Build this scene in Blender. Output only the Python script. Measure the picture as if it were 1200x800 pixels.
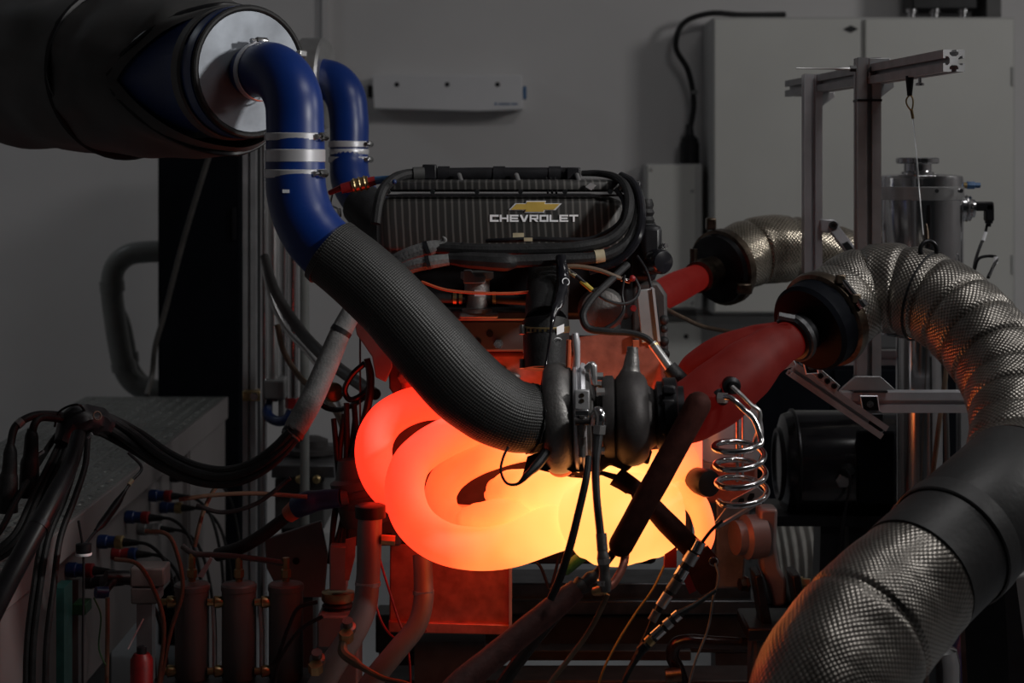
import bpy, math, random
from mathutils import Vector, Matrix, noise
random.seed(7)
for o in list(bpy.data.objects): bpy.data.objects.remove(o)
SC = bpy.context.scene; COL = SC.collection
PI = math.pi
# ------------------------------------------------------------------ camera, light, exposure
F = 2100.0; HZ = 200.0; CAMZ = 1.35      # focal length in px of the 1200x800 frame, horizon row, eye height (m)
cam = bpy.data.cameras.new('camera'); cam.sensor_width = 36; cam.lens = 36*F/1200
cam.shift_y = -(400-HZ)/1200; cam.clip_start = .05
cam.dof.use_dof = True; cam.dof.focus_distance = 2.8; cam.dof.aperture_fstop = 6.3
co = bpy.data.objects.new('camera', cam); COL.objects.link(co)
co.location = (0, 0, CAMZ); co.rotation_euler = (PI/2, 0, 0); SC.camera = co
SC.view_settings.view_transform = 'Standard'; SC.view_settings.look = 'None'
SC.view_settings.gamma = 1; SC.view_settings.use_curve_mapping = False
SC.view_settings.exposure = 0.0
wd = bpy.data.worlds.new('world'); SC.world = wd; wd.use_nodes = True
wd.node_tree.nodes['Background'].inputs[0].default_value = (.9, .95, 1, 1)
wd.node_tree.nodes['Background'].inputs[1].default_value = .006
def area(name, loc, target, sx, sy, power, col):
    l = bpy.data.lights.new(name, 'AREA'); l.shape = 'RECTANGLE'; l.size = sx; l.size_y = sy; l.energy = power; l.color = col
    o = bpy.data.objects.new(name, l); COL.objects.link(o); o.location = loc
    o.rotation_euler = (Vector(target)-Vector(loc)).to_track_quat('-Z', 'Y').to_euler(); return o
area('wall_lamp_light', (2.9, 3.25, 2.55), (0, 4.6, 1.3), .5, .5, 14, (1, .98, .96))
area('ceiling_lamp_light', (1.1, 2.3, 3.12), (.6, 3.0, 1), .9, .3, 9, (1, .98, .97))
area('window_light', (-2.6, 5.3, 2.9), (0, 5.6, .6), .5, .3, 2, (.85, .93, 1))
sl = bpy.data.lights.new('work_lamp_light', 'SPOT'); sl.energy = 80; sl.spot_size = math.radians(36); sl.spot_blend = .7; sl.shadow_soft_size = .09; sl.color = (1, .98, .95)
so = bpy.data.objects.new('work_lamp_light', sl); COL.objects.link(so); so.location = (1.6, 1.7, 1.95)
so.rotation_euler = (Vector((-.2, 2.85, 1.3))-so.location).to_track_quat('-Z', 'Y').to_euler()

# ------------------------------------------------------------------ helpers
def W(px, py, D): return Vector(((px-600)/F*D, D, CAMZ-(py-HZ)/F*D))
def S(px, D): return px*D/F
def frames(P):
    T = []
    for i in range(len(P)):
        a = P[max(i-1, 0)]; b = P[min(i+1, len(P)-1)]; T.append((b-a).normalized())
    u = T[0].cross(Vector((0, 0, 1)))
    if u.length < .05: u = T[0].cross(Vector((0, 1, 0)))
    u.normalize(); out = []
    for t in T:
        u = (u-t*u.dot(t)).normalized(); out.append((u, t.cross(u)))
    return out
def spline(pts, seg):
    if len(pts) < 3 or seg < 2: return pts
    q = [(p.copy(), r) for p, r in pts]
    q = [(q[0][0]*2-q[1][0], q[0][1])]+q+[(q[-1][0]*2-q[-2][0], q[-1][1])]
    out = []
    for i in range(1, len(q)-2):
        p0, p1, p2, p3 = (q[k][0] for k in range(i-1, i+3))
        t0 = 0; t1 = t0+max((p1-p0).length, 1e-6)**.5; t2 = t1+max((p2-p1).length, 1e-6)**.5; t3 = t2+max((p3-p2).length, 1e-6)**.5
        for k in range(seg):
            t = t1+(t2-t1)*k/seg
            A1 = p0*((t1-t)/(t1-t0))+p1*((t-t0)/(t1-t0)); A2 = p1*((t2-t)/(t2-t1))+p2*((t-t1)/(t2-t1)); A3 = p2*((t3-t)/(t3-t2))+p3*((t-t2)/(t3-t2))
            B1 = A1*((t2-t)/(t2-t0))+A2*((t-t0)/(t2-t0)); B2 = A2*((t3-t)/(t3-t1))+A3*((t-t1)/(t3-t1))
            f = k/seg; f = f*f*(3-2*f)
            out.append((B1*((t2-t)/(t2-t1))+B2*((t-t1)/(t2-t1)), q[i][1]*(1-f)+q[i+1][1]*f))
    out.append(q[-2]); return out
def basis(axis):
    a = Vector(axis).normalized(); u = a.cross(Vector((0, 0, 1)))
    if u.length < .05: u = a.cross(Vector((0, 1, 0)))
    u.normalize(); return a, u, a.cross(u)
class MB:
    def __init__(s): s.v = []; s.f = []; s.uv = {}
    def tubew(s, pts, n=14, seg=7, cap='flat', rf=None):
        L = spline(pts, seg); P = [p for p, r in L]; fr = frames(P); d = 0; rings = []; V = []
        if cap == 'round':
            for end in (0, -1):
                p, r = L[end]; q = L[1 if end == 0 else -2][0]; t = (p-q).normalized()
                ex = [(p+t*(r*math.sin(a)), r*math.cos(a)) for a in (.4, .8, 1.15, 1.4)]
                if end == 0: L = ex[::-1]+L
                else: L = L+ex
            k = 4; fr = [fr[0]]*k+fr+[fr[-1]]*k; P = [p for p, r in L]
        for i, (p, r) in enumerate(L):
            if i: d += (p-P[i-1]).length
            V.append(d); b = len(s.v); u, w = fr[i]
            for k in range(n):
                th = 2*PI*k/n; rr = r*(rf(d, th) if rf else 1)
                s.v.append(p+(u*math.cos(th)+w*math.sin(th))*rr)
            rings.append(b)
        rm = sum(r for p, r in L)/len(L)
        for i in range(len(rings)-1):
            for k in range(n):
                k2 = (k+1) % n
                s.uv[len(s.f)] = [(k/n*2*PI*rm, V[i]), ((k+1)/n*2*PI*rm, V[i]), ((k+1)/n*2*PI*rm, V[i+1]), (k/n*2*PI*rm, V[i+1])]
                s.f.append((rings[i]+k, rings[i]+k2, rings[i+1]+k2, rings[i+1]+k))
        if cap:
            s.f.append(tuple(rings[0]+k for k in range(n))[::-1]); s.f.append(tuple(rings[-1]+k for k in range(n)))
        return s
    def tube(s, pts, **k): return s.tubew([(W(a, b, D), S(r, D)) for a, b, D, r in pts], **k)
    def lathe(s, o, axis, prof, n=24, cap=True, squash=None):
        a, u, w = basis(axis); o = Vector(o); rings = []; d = 0
        for i, (r, h) in enumerate(prof):
            b = len(s.v); rings.append(b)
            if i: d += math.hypot(r-prof[i-1][0], h-prof[i-1][1])
            for k in range(n):
                th = 2*PI*k/n; s.v.append(o+a*h+(u*math.cos(th)+w*math.sin(th))*r)
        for i in range(len(rings)-1):
            for k in range(n):
                k2 = (k+1) % n; r = prof[i][0]
                s.uv[len(s.f)] = [(k/n*6.28*r, prof[i][1]), ((k+1)/n*6.28*r, prof[i][1]), ((k+1)/n*6.28*r, prof[i+1][1]), (k/n*6.28*r, prof[i+1][1])]
                s.f.append((rings[i]+k, rings[i]+k2, rings[i+1]+k2, rings[i+1]+k))
        if cap:
            s.f.append(tuple(rings[0]+k for k in range(n))[::-1]); s.f.append(tuple(rings[-1]+k for k in range(n)))
        return s
    def torus(s, c, axis, R, r, n=28, m=10, a0=0, a1=2*PI):
        a, u, w = basis(axis); c = Vector(c); full = abs(a1-a0-2*PI) < 1e-4; N = n if full else n+1; b = len(s.v)
        for i in range(N):
            th = a0+(a1-a0)*i/n; d = u*math.cos(th)+w*math.sin(th)
            for k in range(m):
                ph = 2*PI*k/m; s.v.append(c+d*(R+r*math.cos(ph))+a*(r*math.sin(ph)))
        for i in range(n):
            j = (i+1) % N
            for k in range(m): s.f.append((b+i*m+k, b+j*m+k, b+j*m+(k+1) % m, b+i*m+(k+1) % m))
        if not full:
            s.f.append(tuple(b+k for k in range(m))[::-1]); s.f.append(tuple(b+n*m+k for k in range(m)))
        return s
    def box(s, c, size, M=None):
        c = Vector(c); b = len(s.v)
        for x in (-.5, .5):
            for y in (-.5, .5):
                for z in (-.5, .5):
                    p = Vector((x*size[0], y*size[1], z*size[2]))
                    s.v.append(c+(M@p if M else p))
        for q in ((0, 1, 3, 2), (4, 6, 7, 5), (0, 4, 5, 1), (2, 3, 7, 6), (0, 2, 6, 4), (1, 5, 7, 3)): s.f.append(tuple(b+k for k in q))
        return s
    def boxpx(s, x0, y0, x1, y1, D, dep):
        a = W(x0, y1, D); c = W(x1, y0, D); return s.box(((a.x+c.x)/2, D+dep/2, (a.z+c.z)/2), (c.x-a.x, dep, c.z-a.z))
    def extr(s, poly, vec):
        n = len(poly); b = len(s.v); vec = Vector(vec)
        s.v += [Vector(p) for p in poly]+[Vector(p)+vec for p in poly]
        s.f.append(tuple(b+k for k in range(n))[::-1]); s.f.append(tuple(b+n+k for k in range(n)))
        for k in range(n): s.f.append((b+k, b+(k+1) % n, b+n+(k+1) % n, b+n+k))
        return s
    def polypx(s, poly, D, dep): return s.extr([W(x, y, D) for x, y in poly], (0, dep, 0))
    def bar(s, p, q, w, h, up=(0, 0, 1)):
        p = Vector(p); q = Vector(q); t = (q-p).normalized(); u = t.cross(Vector(up)).normalized(); v = u.cross(t)
        return s.extr([p+u*(a*w/2)+v*(b*h/2) for a, b in ((-1, -1), (1, -1), (1, 1), (-1, 1))], q-p)
    def tslot(s, p, q, w, up=(0, 0, 1)):
        p = Vector(p); q = Vector(q); t = (q-p).normalized(); u = t.cross(Vector(up)).normalized(); v = u.cross(t)
        P = []
        for k in range(4):
            ca, sa = (1, 0, -1, 0)[k], (0, 1, 0, -1)[k]
            for a, b in ((.5, -.5), (.5, -.11), (.4, -.11), (.4, -.2), (.28, -.2), (.2, -.1), (.2, .1), (.28, .2), (.4, .2), (.4, .11), (.5, .11)):
                P.append((a*ca-b*sa, a*sa+b*ca))
        return s.extr([p+u*(a*w)+v*(b*w) for a, b in P], q-p)
    def loft(s, rings, cap=True):
        B = []; n = len(rings[0])
        for r in rings: B.append(len(s.v)); s.v += [Vector(p) for p in r]
        for i in range(len(B)-1):
            for k in range(n): s.f.append((B[i]+k, B[i]+(k+1) % n, B[i+1]+(k+1) % n, B[i+1]+k))
        if cap: s.f.append(tuple(B[0]+k for k in range(n))[::-1]); s.f.append(tuple(B[-1]+k for k in range(n)))
        return s
    def hexb(s, c, axis, r, h): return s.lathe(c, axis, [(r*1.25, 0), (r*1.25, h*.25), (r, h*.25), (r, h)], n=6)
    def ball(s, c, r, n=12, sc=(1, 1, 1)):
        c = Vector(c); rings = []
        for i in range(1, n):
            a = PI*i/n; rings.append([c+Vector((math.sin(a)*math.cos(2*PI*k/n)*r*sc[0], math.sin(a)*math.sin(2*PI*k/n)*r*sc[1], -math.cos(a)*r*sc[2])) for k in range(n)])
        return s.loft(rings)
class Thing:
    def __init__(s, name, label, cat, group=None, kind=None):
        s.name, s.label, s.cat, s.group, s.kind = name, label, cat, group, kind; s.parts = []
    def part(s, name, mb, mat, parent=None, bevel=0, label=None):
        s.parts.append([name, mb, mat, parent, bevel, label]); return len(s.parts)-1
    def done(s):
        V = [v for p in s.parts for v in p[1].v]
        lo = [min(v[i] for v in V) for i in range(3)]; hi = [max(v[i] for v in V) for i in range(3)]
        base = Vector(((lo[0]+hi[0])/2, (lo[1]+hi[1])/2, lo[2])); objs = []; root = None
        if len(s.parts) > 1:
            root = bpy.data.objects.new(s.name, None); COL.objects.link(root); root.location = base; root.empty_display_size = .05
        for name, mb, mat, par, bev, lab in s.parts:
            nm = name if root else s.name
            me = bpy.data.meshes.new(nm); me.from_pydata([v-base for v in mb.v], [], mb.f)
            if mb.uv:
                uvl = me.uv_layers.new(name='UVMap').data
                for fi, q in mb.uv.items():
                    ls = me.polygons[fi].loop_start
                    for k in range(4): uvl[ls+k].uv = q[k]
            me.polygons.foreach_set('use_smooth', [True]*len(me.polygons)); me.set_sharp_from_angle(angle=.62)
            me.materials.append(M[mat]); o = bpy.data.objects.new(nm, me); COL.objects.link(o)
            if root: o.parent = objs[par] if par is not None else root
            else: o.location = base
            if bev:
                m = o.modifiers.new('bevel', 'BEVEL'); m.width = bev; m.segments = 2; m.limit_method = 'ANGLE'; m.angle_limit = .6
            if lab: o['label'] = lab
            objs.append(o)
        r = root or objs[0]
        if s.kind: r['kind'] = s.kind
        if s.label: r['label'] = s.label
        if s.cat: r['category'] = s.cat
        if s.group: r['group'] = s.group
        return r
def one(name, label, cat, mb, mat, group=None, kind=None, bevel=0):
    t = Thing(name, label, cat, group, kind); t.part(name, mb, mat, bevel=bevel); return t.done()
def struct(name, mb, mat, bevel=0):
    t = Thing(name, None, None, kind='structure'); t.part(name, mb, mat, bevel=bevel); return t.done()

# ------------------------------------------------------------------ materials
M = {}
def nodes(name):
    m = bpy.data.materials.new(name); m.use_nodes = True; M[name] = m; nt = m.node_tree
    return nt, nt.nodes['Principled BSDF']
def nd(nt, t, **k):
    n = nt.nodes.new(t)
    for a, b in k.items():
        if a in n.inputs: n.inputs[a].default_value = b
        else: setattr(n, a, b)
    return n
def mk(name, col, rough=.5, metal=0, var=.25, scale=30, bump=.0, bscale=200, coat=0):
    nt, p = nodes(name); L = nt.links.new
    tc = nd(nt, 'ShaderNodeTexCoord'); nz = nd(nt, 'ShaderNodeTexNoise', Scale=scale, Detail=4.0); L(tc.outputs['Object'], nz.inputs['Vector'])
    rp = nd(nt, 'ShaderNodeValToRGB'); e = rp.color_ramp.elements
    e[0].position = .3; e[1].position = .7
    e[0].color = (*[c*(1-var) for c in col], 1); e[1].color = (*[min(1, c*(1+var)) for c in col], 1)
    L(nz.outputs[0], rp.inputs[0]); L(rp.outputs[0], p.inputs['Base Color'])
    p.inputs['Roughness'].default_value = rough; p.inputs['Metallic'].default_value = metal; p.inputs['Coat Weight'].default_value = coat
    if bump:
        n2 = nd(nt, 'ShaderNodeTexNoise', Scale=bscale, Detail=3.0); L(tc.outputs['Object'], n2.inputs['Vector'])
        b = nd(nt, 'ShaderNodeBump', Strength=bump, Distance=.002); L(n2.outputs[0], b.inputs['Height']); L(b.outputs[0], p.inputs['Normal'])
    return nt, p
mk('wall', (.63, .62, .62), .75, 0, .05, 2, .15, 60)
mk('ceiling', (.6, .6, .6), .8, 0, .05, 2)
mk('floor', (.36, .38, .4), .35, 0, .12, 3, .05, 40)
mk('cabinet', (.6, .6, .57), .45, 0, .04, 3)
mk('cabinet_box', (.5, .5, .49), .5, 0, .05, 4)
mk('white_plastic', (.72, .72, .74), .45, 0, .04, 5)
mk('blue_mark', (.05, .14, .3), .5)
mk('black', (.012, .012, .014), .4, 0, .3, 40)
mk('black_gloss', (.01, .01, .013), .16, 0, .3, 20)
mk('black_rubber', (.016, .016, .017), .55, 0, .35, 60, .3, 300)
mk('black_metal', (.03, .03, .033), .38, .8, .3, 30)
mk('black_panel', (.006, .007, .01), .5, 0, .2, 10)
mk('dark_metal', (.11, .11, .115), .42, .9, .35, 25, .2, 150)
mk('cast', (.2, .195, .19), .5, .85, .25, 30, .35, 220)
mk('cast_dark', (.06, .055, .055), .55, .5, .25, 30, .15, 220)
mk('plate_grey', (.07, .07, .073), .5, .1, .15, 20)
mk('alu', (.62, .62, .65), .36, .45, .1, 20)
mk('alu_dull', (.4, .4, .41), .42, .45, .15, 20)
mk('steel', (.62, .62, .63), .16, 1, .1, 15)
mk('steel_brushed', (.5, .5, .5), .3, .8, .15, 25)
mk('galv', (.22, .24, .27), .5, .6, .25, 16, .15, 60)
mk('blue_rubber', (.0015, .024, .16), .36, 0, .15, 10, .05, 60)
mk('blue_duct', (.004, .025, .13), .4, 0, .2, 10)
mk('insul', (.1, .1, .1), .7, 0, .25, 6, .5, 12)
mk('gray_pipe', (.22, .23, .22), .4, 0, .1, 20)
mk('gray_sleeve', (.14, .14, .14), .7, 0, .25, 50, .5, 250)
mk('gray_paint', (.2, .2, .2), .42, .3, .15, 15)
mk('filter_grey', (.1, .11, .11), .45, 0, .12, 15)
mk('gray_cable', (.07, .065, .06), .5)
mk('gray_dark', (.06, .06, .06), .5, 0, .2, 15)
mk('panel_red_lit', (.2, .18, .178), .45, 0, .08, 6)  # white-painted panel; the red light on it is put into this tint
mk('relay_grey', (.22, .2, .19), .5)
mk('brass', (.45, .33, .16), .35, .9, .25, 40)
mk('beige', (.45, .38, .25), .6, 0, .2, 50)
mk('tan_cable', (.13, .085, .055), .55)
mk('yellow', (.5, .38, .05), .5)
mk('olive', (.14, .1, .02), .5)
mk('red', (.22, .01, .012), .45)
mk('orange_wire', (.6, .12, .05), .5)
mk('green', (.015, .09, .03), .5)
mk('teal', (.05, .2, .18), .5)
mk('blue_plug', (.01, .028, .11), .4)
mk('wrap', (.045, .014, .011), .7, 0, .3, 70, .2, 200)
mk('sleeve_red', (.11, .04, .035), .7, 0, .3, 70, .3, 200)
mk('shield', (.42, .15, .11), .5, .6, .3, 40, .2, 90)  # grey metal, with the red glow of the pipes tinted into its colour
mk('gold', (.75, .52, .12), .38, .3, .1, 30)
mk('silver_mark', (.8, .82, .88), .35, .2, .05, 30)
mk('white_mark', (.92, .93, .96), .5, 0, .05, 30)
mk('stained', (.13, .1, .075), .35, .95, .5, 60)
mk('coupler', (.032, .032, .033), .5, 0, .2, 15, .2, 100)
mk('corr', (.3, .29, .27), .55, 0, .15, 30)
mk('yoke', (.25, .19, .18), .45, .3, .15, 20)
for k_, v_ in (('black_panel', .05), ('wrap', .12), ('black', .3), ('insul', .2), ('black_rubber', .3), ('panel_red_lit', .25)): M[k_].node_tree.nodes['Principled BSDF'].inputs['Specular IOR Level'].default_value = v_
# red-hot steel of the downpipes: faint glow of its own
def hotmat(name, emi, strength):
    nt, p = mk(name, (.06, .012, .01), .55, 0, .3, 30); p.inputs['Specular IOR Level'].default_value = .15
    p.inputs['Emission Color'].default_value = (*emi, 1); p.inputs['Emission Strength'].default_value = strength
hotmat('hot_pipe', (.13, .004, .003), .33)
hotmat('hot_pipe_far', (.2, .008, .006), .42)
# glowing manifold: temperature falls with the distance from the collector
nt, p = nodes('glow'); L = nt.links.new
geo = nd(nt, 'ShaderNodeNewGeometry'); sub = nd(nt, 'ShaderNodeVectorMath', operation='DISTANCE'); c = W(705, 598, 2.66); sub.inputs[1].default_value = c
L(geo.outputs['Position'], sub.inputs[0])
nz = nd(nt, 'ShaderNodeTexNoise', Scale=9.0, Detail=2.0); L(geo.outputs['Position'], nz.inputs['Vector'])
ma = nd(nt, 'ShaderNodeMath', operation='MULTIPLY_ADD'); ma.inputs[1].default_value = .09; L(nz.outputs[0], ma.inputs[0]); L(sub.outputs['Value'], ma.inputs[2])
rp = nd(nt, 'ShaderNodeValToRGB'); L(ma.outputs[0], rp.inputs[0]); el = rp.color_ramp.elements
stops = [(.07, (1, .98, .3)), (.14, (1, .72, .17)), (.21, (1, .4, .08)), (.28, (1, .14, .03)), (.36, (1, .055, .017)), (.5, (1, .04, .014))]
while len(el) < len(stops): el.new(.5)
for e, (q, cc) in zip(el, stops): e.position = q; e.color = (*cc, 1)
sep = nd(nt, 'ShaderNodeSeparateColor'); L(rp.outputs[0], sep.inputs[0]); mr = nd(nt, 'ShaderNodeMath', operation='MULTIPLY'); mr.inputs[1].default_value = 2.2
L(sep.outputs[0], mr.inputs[0]); cmb = nd(nt, 'ShaderNodeCombineColor'); L(mr.outputs[0], cmb.inputs[0]); L(sep.outputs[1], cmb.inputs[1]); L(sep.outputs[2], cmb.inputs[2])
L(cmb.outputs[0], p.inputs['Emission Color']); p.inputs['Emission Strength'].default_value = 1.0
p.inputs['Base Color'].default_value = (.5, .45, .36, 1); p.inputs['Roughness'].default_value = .75
# carbon fibre with upright ribs
nt, p = mk('carbon', (.03, .029, .028), .38, 0, .3, 80, 0, 1, .15); L = nt.links.new
tc = nd(nt, 'ShaderNodeTexCoord'); mp = nd(nt, 'ShaderNodeMapping'); L(tc.outputs['Object'], mp.inputs[0]); mp.inputs['Rotation'].default_value = (0, .05, 0)
wv = nd(nt, 'ShaderNodeTexWave', wave_type='BANDS', bands_direction='X', Scale=27.5, Distortion=.5, Detail=1.0); L(mp.outputs[0], wv.inputs[0])
rp = nd(nt, 'ShaderNodeValToRGB'); rp.color_ramp.elements[0].position = .68; rp.color_ramp.elements[0].color = (.03, .029, .028, 1)
rp.color_ramp.elements[1].position = .98; rp.color_ramp.elements[1].color = (.105, .1, .095, 1); L(wv.outputs[0], rp.inputs[0]); L(rp.outputs[0], p.inputs['Base Color'])
ck = nd(nt, 'ShaderNodeTexChecker', Scale=600.0); L(tc.outputs['Object'], ck.inputs[0]); b = nd(nt, 'ShaderNodeBump', Strength=.15, Distance=.001); L(ck.outputs['Fac'], b.inputs['Height']); L(b.outputs[0], p.inputs['Normal'])
# braided black sleeve: UV strands
nt, p = nodes('braid'); L = nt.links.new
tc = nd(nt, 'ShaderNodeTexCoord'); sx = nd(nt, 'ShaderNodeSeparateXYZ'); L(tc.outputs['UV'], sx.inputs[0])
def saw(src, freq):
    a = nd(nt, 'ShaderNodeMath', operation='MULTIPLY'); a.inputs[1].default_value = freq*2*PI; L(src, a.inputs[0])
    b = nd(nt, 'ShaderNodeMath', operation='SINE'); L(a.outputs[0], b.inputs[0]); return b.outputs[0]
su = saw(sx.outputs[0], 215); sv = saw(sx.outputs[1], 330)
mm = nd(nt, 'ShaderNodeMath', operation='MULTIPLY_ADD'); L(sv, mm.inputs[0]); mm.inputs[1].default_value = .75; L(su, mm.inputs[2])
rp = nd(nt, 'ShaderNodeValToRGB'); rp.color_ramp.elements[0].position = .35; rp.color_ramp.elements[0].color = (.01, .01, .01, 1); rp.color_ramp.elements[1].position = 1; rp.color_ramp.elements[1].color = (.055, .055, .053, 1)
mx = nd(nt, 'ShaderNodeMath', operation='MULTIPLY_ADD'); mx.inputs[1].default_value = .35; mx.inputs[2].default_value = .5; L(mm.outputs[0], mx.inputs[0]); L(mx.outputs[0], rp.inputs[0]); L(rp.outputs[0], p.inputs['Base Color'])
b = nd(nt, 'ShaderNodeBump', Strength=.6, Distance=.001); L(mx.outputs[0], b.inputs['Height']); L(b.outputs[0], p.inputs['Normal']); p.inputs['Roughness'].default_value = .45
# embossed heat foil
def foil(name, col, cell, rough=.36):
    nt, p = nodes(name); L = nt.links.new
    tc = nd(nt, 'ShaderNodeTexCoord'); mp = nd(nt, 'ShaderNodeMapping'); L(tc.outputs['UV'], mp.inputs[0]); mp.inputs['Rotation'].default_value = (0, 0, PI/4)
    vo = nd(nt, 'ShaderNodeTexVoronoi', Scale=1/cell, Randomness=.06); L(mp.outputs[0], vo.inputs['Vector'])
    nz = nd(nt, 'ShaderNodeTexNoise', Scale=16.0, Detail=5.0); L(tc.outputs['Object'], nz.inputs['Vector'])
    rp = nd(nt, 'ShaderNodeValToRGB'); rp.color_ramp.elements[0].position = .3; rp.color_ramp.elements[0].color = (*[c*.45 for c in col], 1); rp.color_ramp.elements[1].position = .65; rp.color_ramp.elements[1].color = (*col, 1)
    L(nz.outputs[0], rp.inputs[0])
    r2 = nd(nt, 'ShaderNodeValToRGB'); r2.color_ramp.elements[0].position = .3; r2.color_ramp.elements[0].color = (1, 1, 1, 1); r2.color_ramp.elements[1].position = .62; r2.color_ramp.elements[1].color = (.4, .4, .4, 1)
    L(vo.outputs['Distance'], r2.inputs[0]); ml = nd(nt, 'ShaderNodeMix', data_type='RGBA', blend_type='MULTIPLY'); ml.inputs[0].default_value = 1
    L(rp.outputs[0], ml.inputs[6]); L(r2.outputs[0], ml.inputs[7]); L(ml.outputs[2], p.inputs['Base Color'])
    p.inputs['Metallic'].default_value = .92; p.inputs['Roughness'].default_value = rough
    b = nd(nt, 'ShaderNodeBump', Strength=.9, Distance=.0012, invert=True); L(vo.outputs['Distance'], b.inputs['Height'])
    b2 = nd(nt, 'ShaderNodeBump', Strength=.25, Distance=.012); L(nz.outputs[0], b2.inputs['Height']); L(b.outputs[0], b2.inputs['Normal']); L(b2.outputs[0], p.inputs['Normal'])
foil('foil', (.44, .41, .37), .0054); foil('foil_far', (.7, .62, .5), .006, .26)
# chequer plate
nt, p = mk('chequer', (.22, .23, .22), .4, .5, .15, 20); L = nt.links.new
tc = nd(nt, 'ShaderNodeTexCoord'); mp = nd(nt, 'ShaderNodeMapping'); mp.inputs['Rotation'].default_value = (0, 0, PI/4); mp.inputs['Scale'].default_value = (1, 1, 0); L(tc.outputs['Object'], mp.inputs[0])
ck = nd(nt, 'ShaderNodeTexChecker', Scale=22.0); L(mp.outputs[0], ck.inputs[0]); wv = nd(nt, 'ShaderNodeTexWave', wave_type='BANDS', Scale=22.0); L(tc.outputs['Object'], wv.inputs[0])
w2 = nd(nt, 'ShaderNodeTexWave', wave_type='BANDS', bands_direction='Y', Scale=22.0); L(tc.outputs['Object'], w2.inputs[0])
mxx = nd(nt, 'ShaderNodeMix', data_type='FLOAT'); L(ck.outputs['Fac'], mxx.inputs[0]); L(wv.outputs['Fac'], mxx.inputs[2]); L(w2.outputs['Fac'], mxx.inputs[3])
b = nd(nt, 'ShaderNodeBump', Strength=.7, Distance=.004); L(mxx.outputs[0], b.inputs['Height']); L(b.outputs[0], p.inputs['Normal'])

# ------------------------------------------------------------------ the room
WB = 6.2
struct('floor', MB().box((0, 2.35, -.05), (6.6, 7.9, .1)), 'floor')
struct('wall_back', MB().box((0, WB+.05, 1.6), (6.6, .1, 3.2)), 'wall')
struct('wall_left', MB().box((-3.25, 2.35, 1.6), (.1, 7.9, 3.2)), 'wall')
struct('wall_right', MB().box((3.25, 2.35, 1.6), (.1, 7.9, 3.2)), 'wall')
struct('ceiling', MB().box((0, 2.35, 3.25), (6.6, 7.9, .1)), 'ceiling')
a = W(382, 92, WB)
struct('trim_1', MB().box((a.x, WB-.012, (a.z+3.2)/2), (.022, .024, 3.2-a.z)), 'wall')
a = W(830, 374, 6.17)
struct('trim_2', MB().box((a.x+.45, 6.17, a.z), (1.5, .06, .03)), 'cabinet_box')
for k, sd in ((1, -1), (2, 1)): pass
struct('baseboard_back', MB().box((0, WB-.01, .05), (6.4, .02, .1)), 'cabinet_box')

# wall cabinet with two doors
t = Thing('electrical_cabinet', 'large grey two-door electrical cabinet hung on the back wall', 'cabinet')
t.part('body', MB().boxpx(835, 20, 1190, 368, 5.92, WB-5.924), 'cabinet_box', bevel=.006)
d1 = t.part('door', MB().boxpx(837, 22, 1008, 366, 5.9, .019), 'cabinet', bevel=.004)
d2 = t.part('door', MB().boxpx(1014, 22, 1188, 366, 5.9, .019), 'cabinet', bevel=.004)
q = W(997, 34, 5.899)
t.part('lock', MB().extr([q+Vector((math.cos(k*PI/2)*.024, -.004, math.sin(k*PI/2)*.012)) for k in range(4)], (0, .005, 0)), 'black', d1)
q = W(1180, 100, 5.899)
for yy in (80, 300): t.part('hinge', MB().lathe(W(1187, yy+20, 5.897), (0, 0, 1), [(.006, 0), (.006, .06)], n=8), 'cabinet_box', d2)
t.done()
t = Thing('control_device', 'dark instrument case with round metal feet standing on top of the electrical cabinet', 'device')
zt = W(0, 20, 5.92).z
t.part('case', MB().box((W(1105, 0, 6.0).x, 6.05, zt+.11), (.22, .16, .16)), 'black', bevel=.006)
t.part('side_bracket', MB().box((W(1160, 0, 6.0).x, 6.05, zt+.09), (.05, .2, .18)), 'gray_dark', bevel=.003)
for xx in (1068, 1095, 1128): t.part('foot', MB().lathe((W(xx, 0, 6.0).x, 5.99, zt), (0, 0, 1), [(.014, 0), (.014, .02), (.02, .022), (.02, .032)], n=14), 'steel')
t.done()
t = Thing('junction_box', 'narrow upright grey junction box on the back wall under a black plug', 'box')
bx0 = t.part('body', MB().boxpx(757, 192, 823, 362, 6.04, WB-6.04), 'cabinet_box', bevel=.004)
t.part('cover', MB().boxpx(759, 194, 815, 360, 6.032, .009), 'cabinet', bevel=.002)
for xx, yy in ((763, 199), (811, 224), (763, 355), (811, 355)): t.part('screw', MB().lathe(W(xx, yy, 6.032), (0, -1, 0), [(.006, 0), (.004, .003)], n=10), 'steel_brushed')
t.done()
t = Thing('socket_box', 'pale square socket box on the wall below the junction box', 'box')
t.part('body', MB().boxpx(770, 378, 822, 445, 6.1, WB-6.1), 'cabinet', bevel=.004)
t.part('hole', MB().lathe(W(804, 394, 6.1), (0, -1, 0), [(.008, 0), (.008, .002)], n=10), 'black')
t.done()
t = Thing('power_cable', 'black power cable looping over the cabinet corner into a black plug', 'cable')
zb = W(0, 192, 6.1).z; P0 = W(808, 190, 6.12)
t.part('plug_body', MB().lathe((P0.x, P0.y, zb), (0, 0, 1), [(.034, 0), (.034, .07), (.03, .075), (.03, .085), (.016, .1), (.012, .135)], n=20), 'black')
t.part('cable', MB().tube([(808, 155, 6.12, 3.4), (813, 120, 6.12, 3.4), (806, 82, 6.11, 3.4), (792, 55, 6.1, 3.4), (800, 28, 6.1, 3.4), (830, 16, 6.08, 3.4), (870, 17.5, 6.07, 3.4), (920, 17, 6.1, 3.4)], n=10), 'black_rubber')
t.part('cable_clip', MB().lathe(W(813, 110, 6.12), (0, 0, 1), [(.014, 0), (.014, .012)], n=12), 'gray_paint')
t.done()
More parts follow.
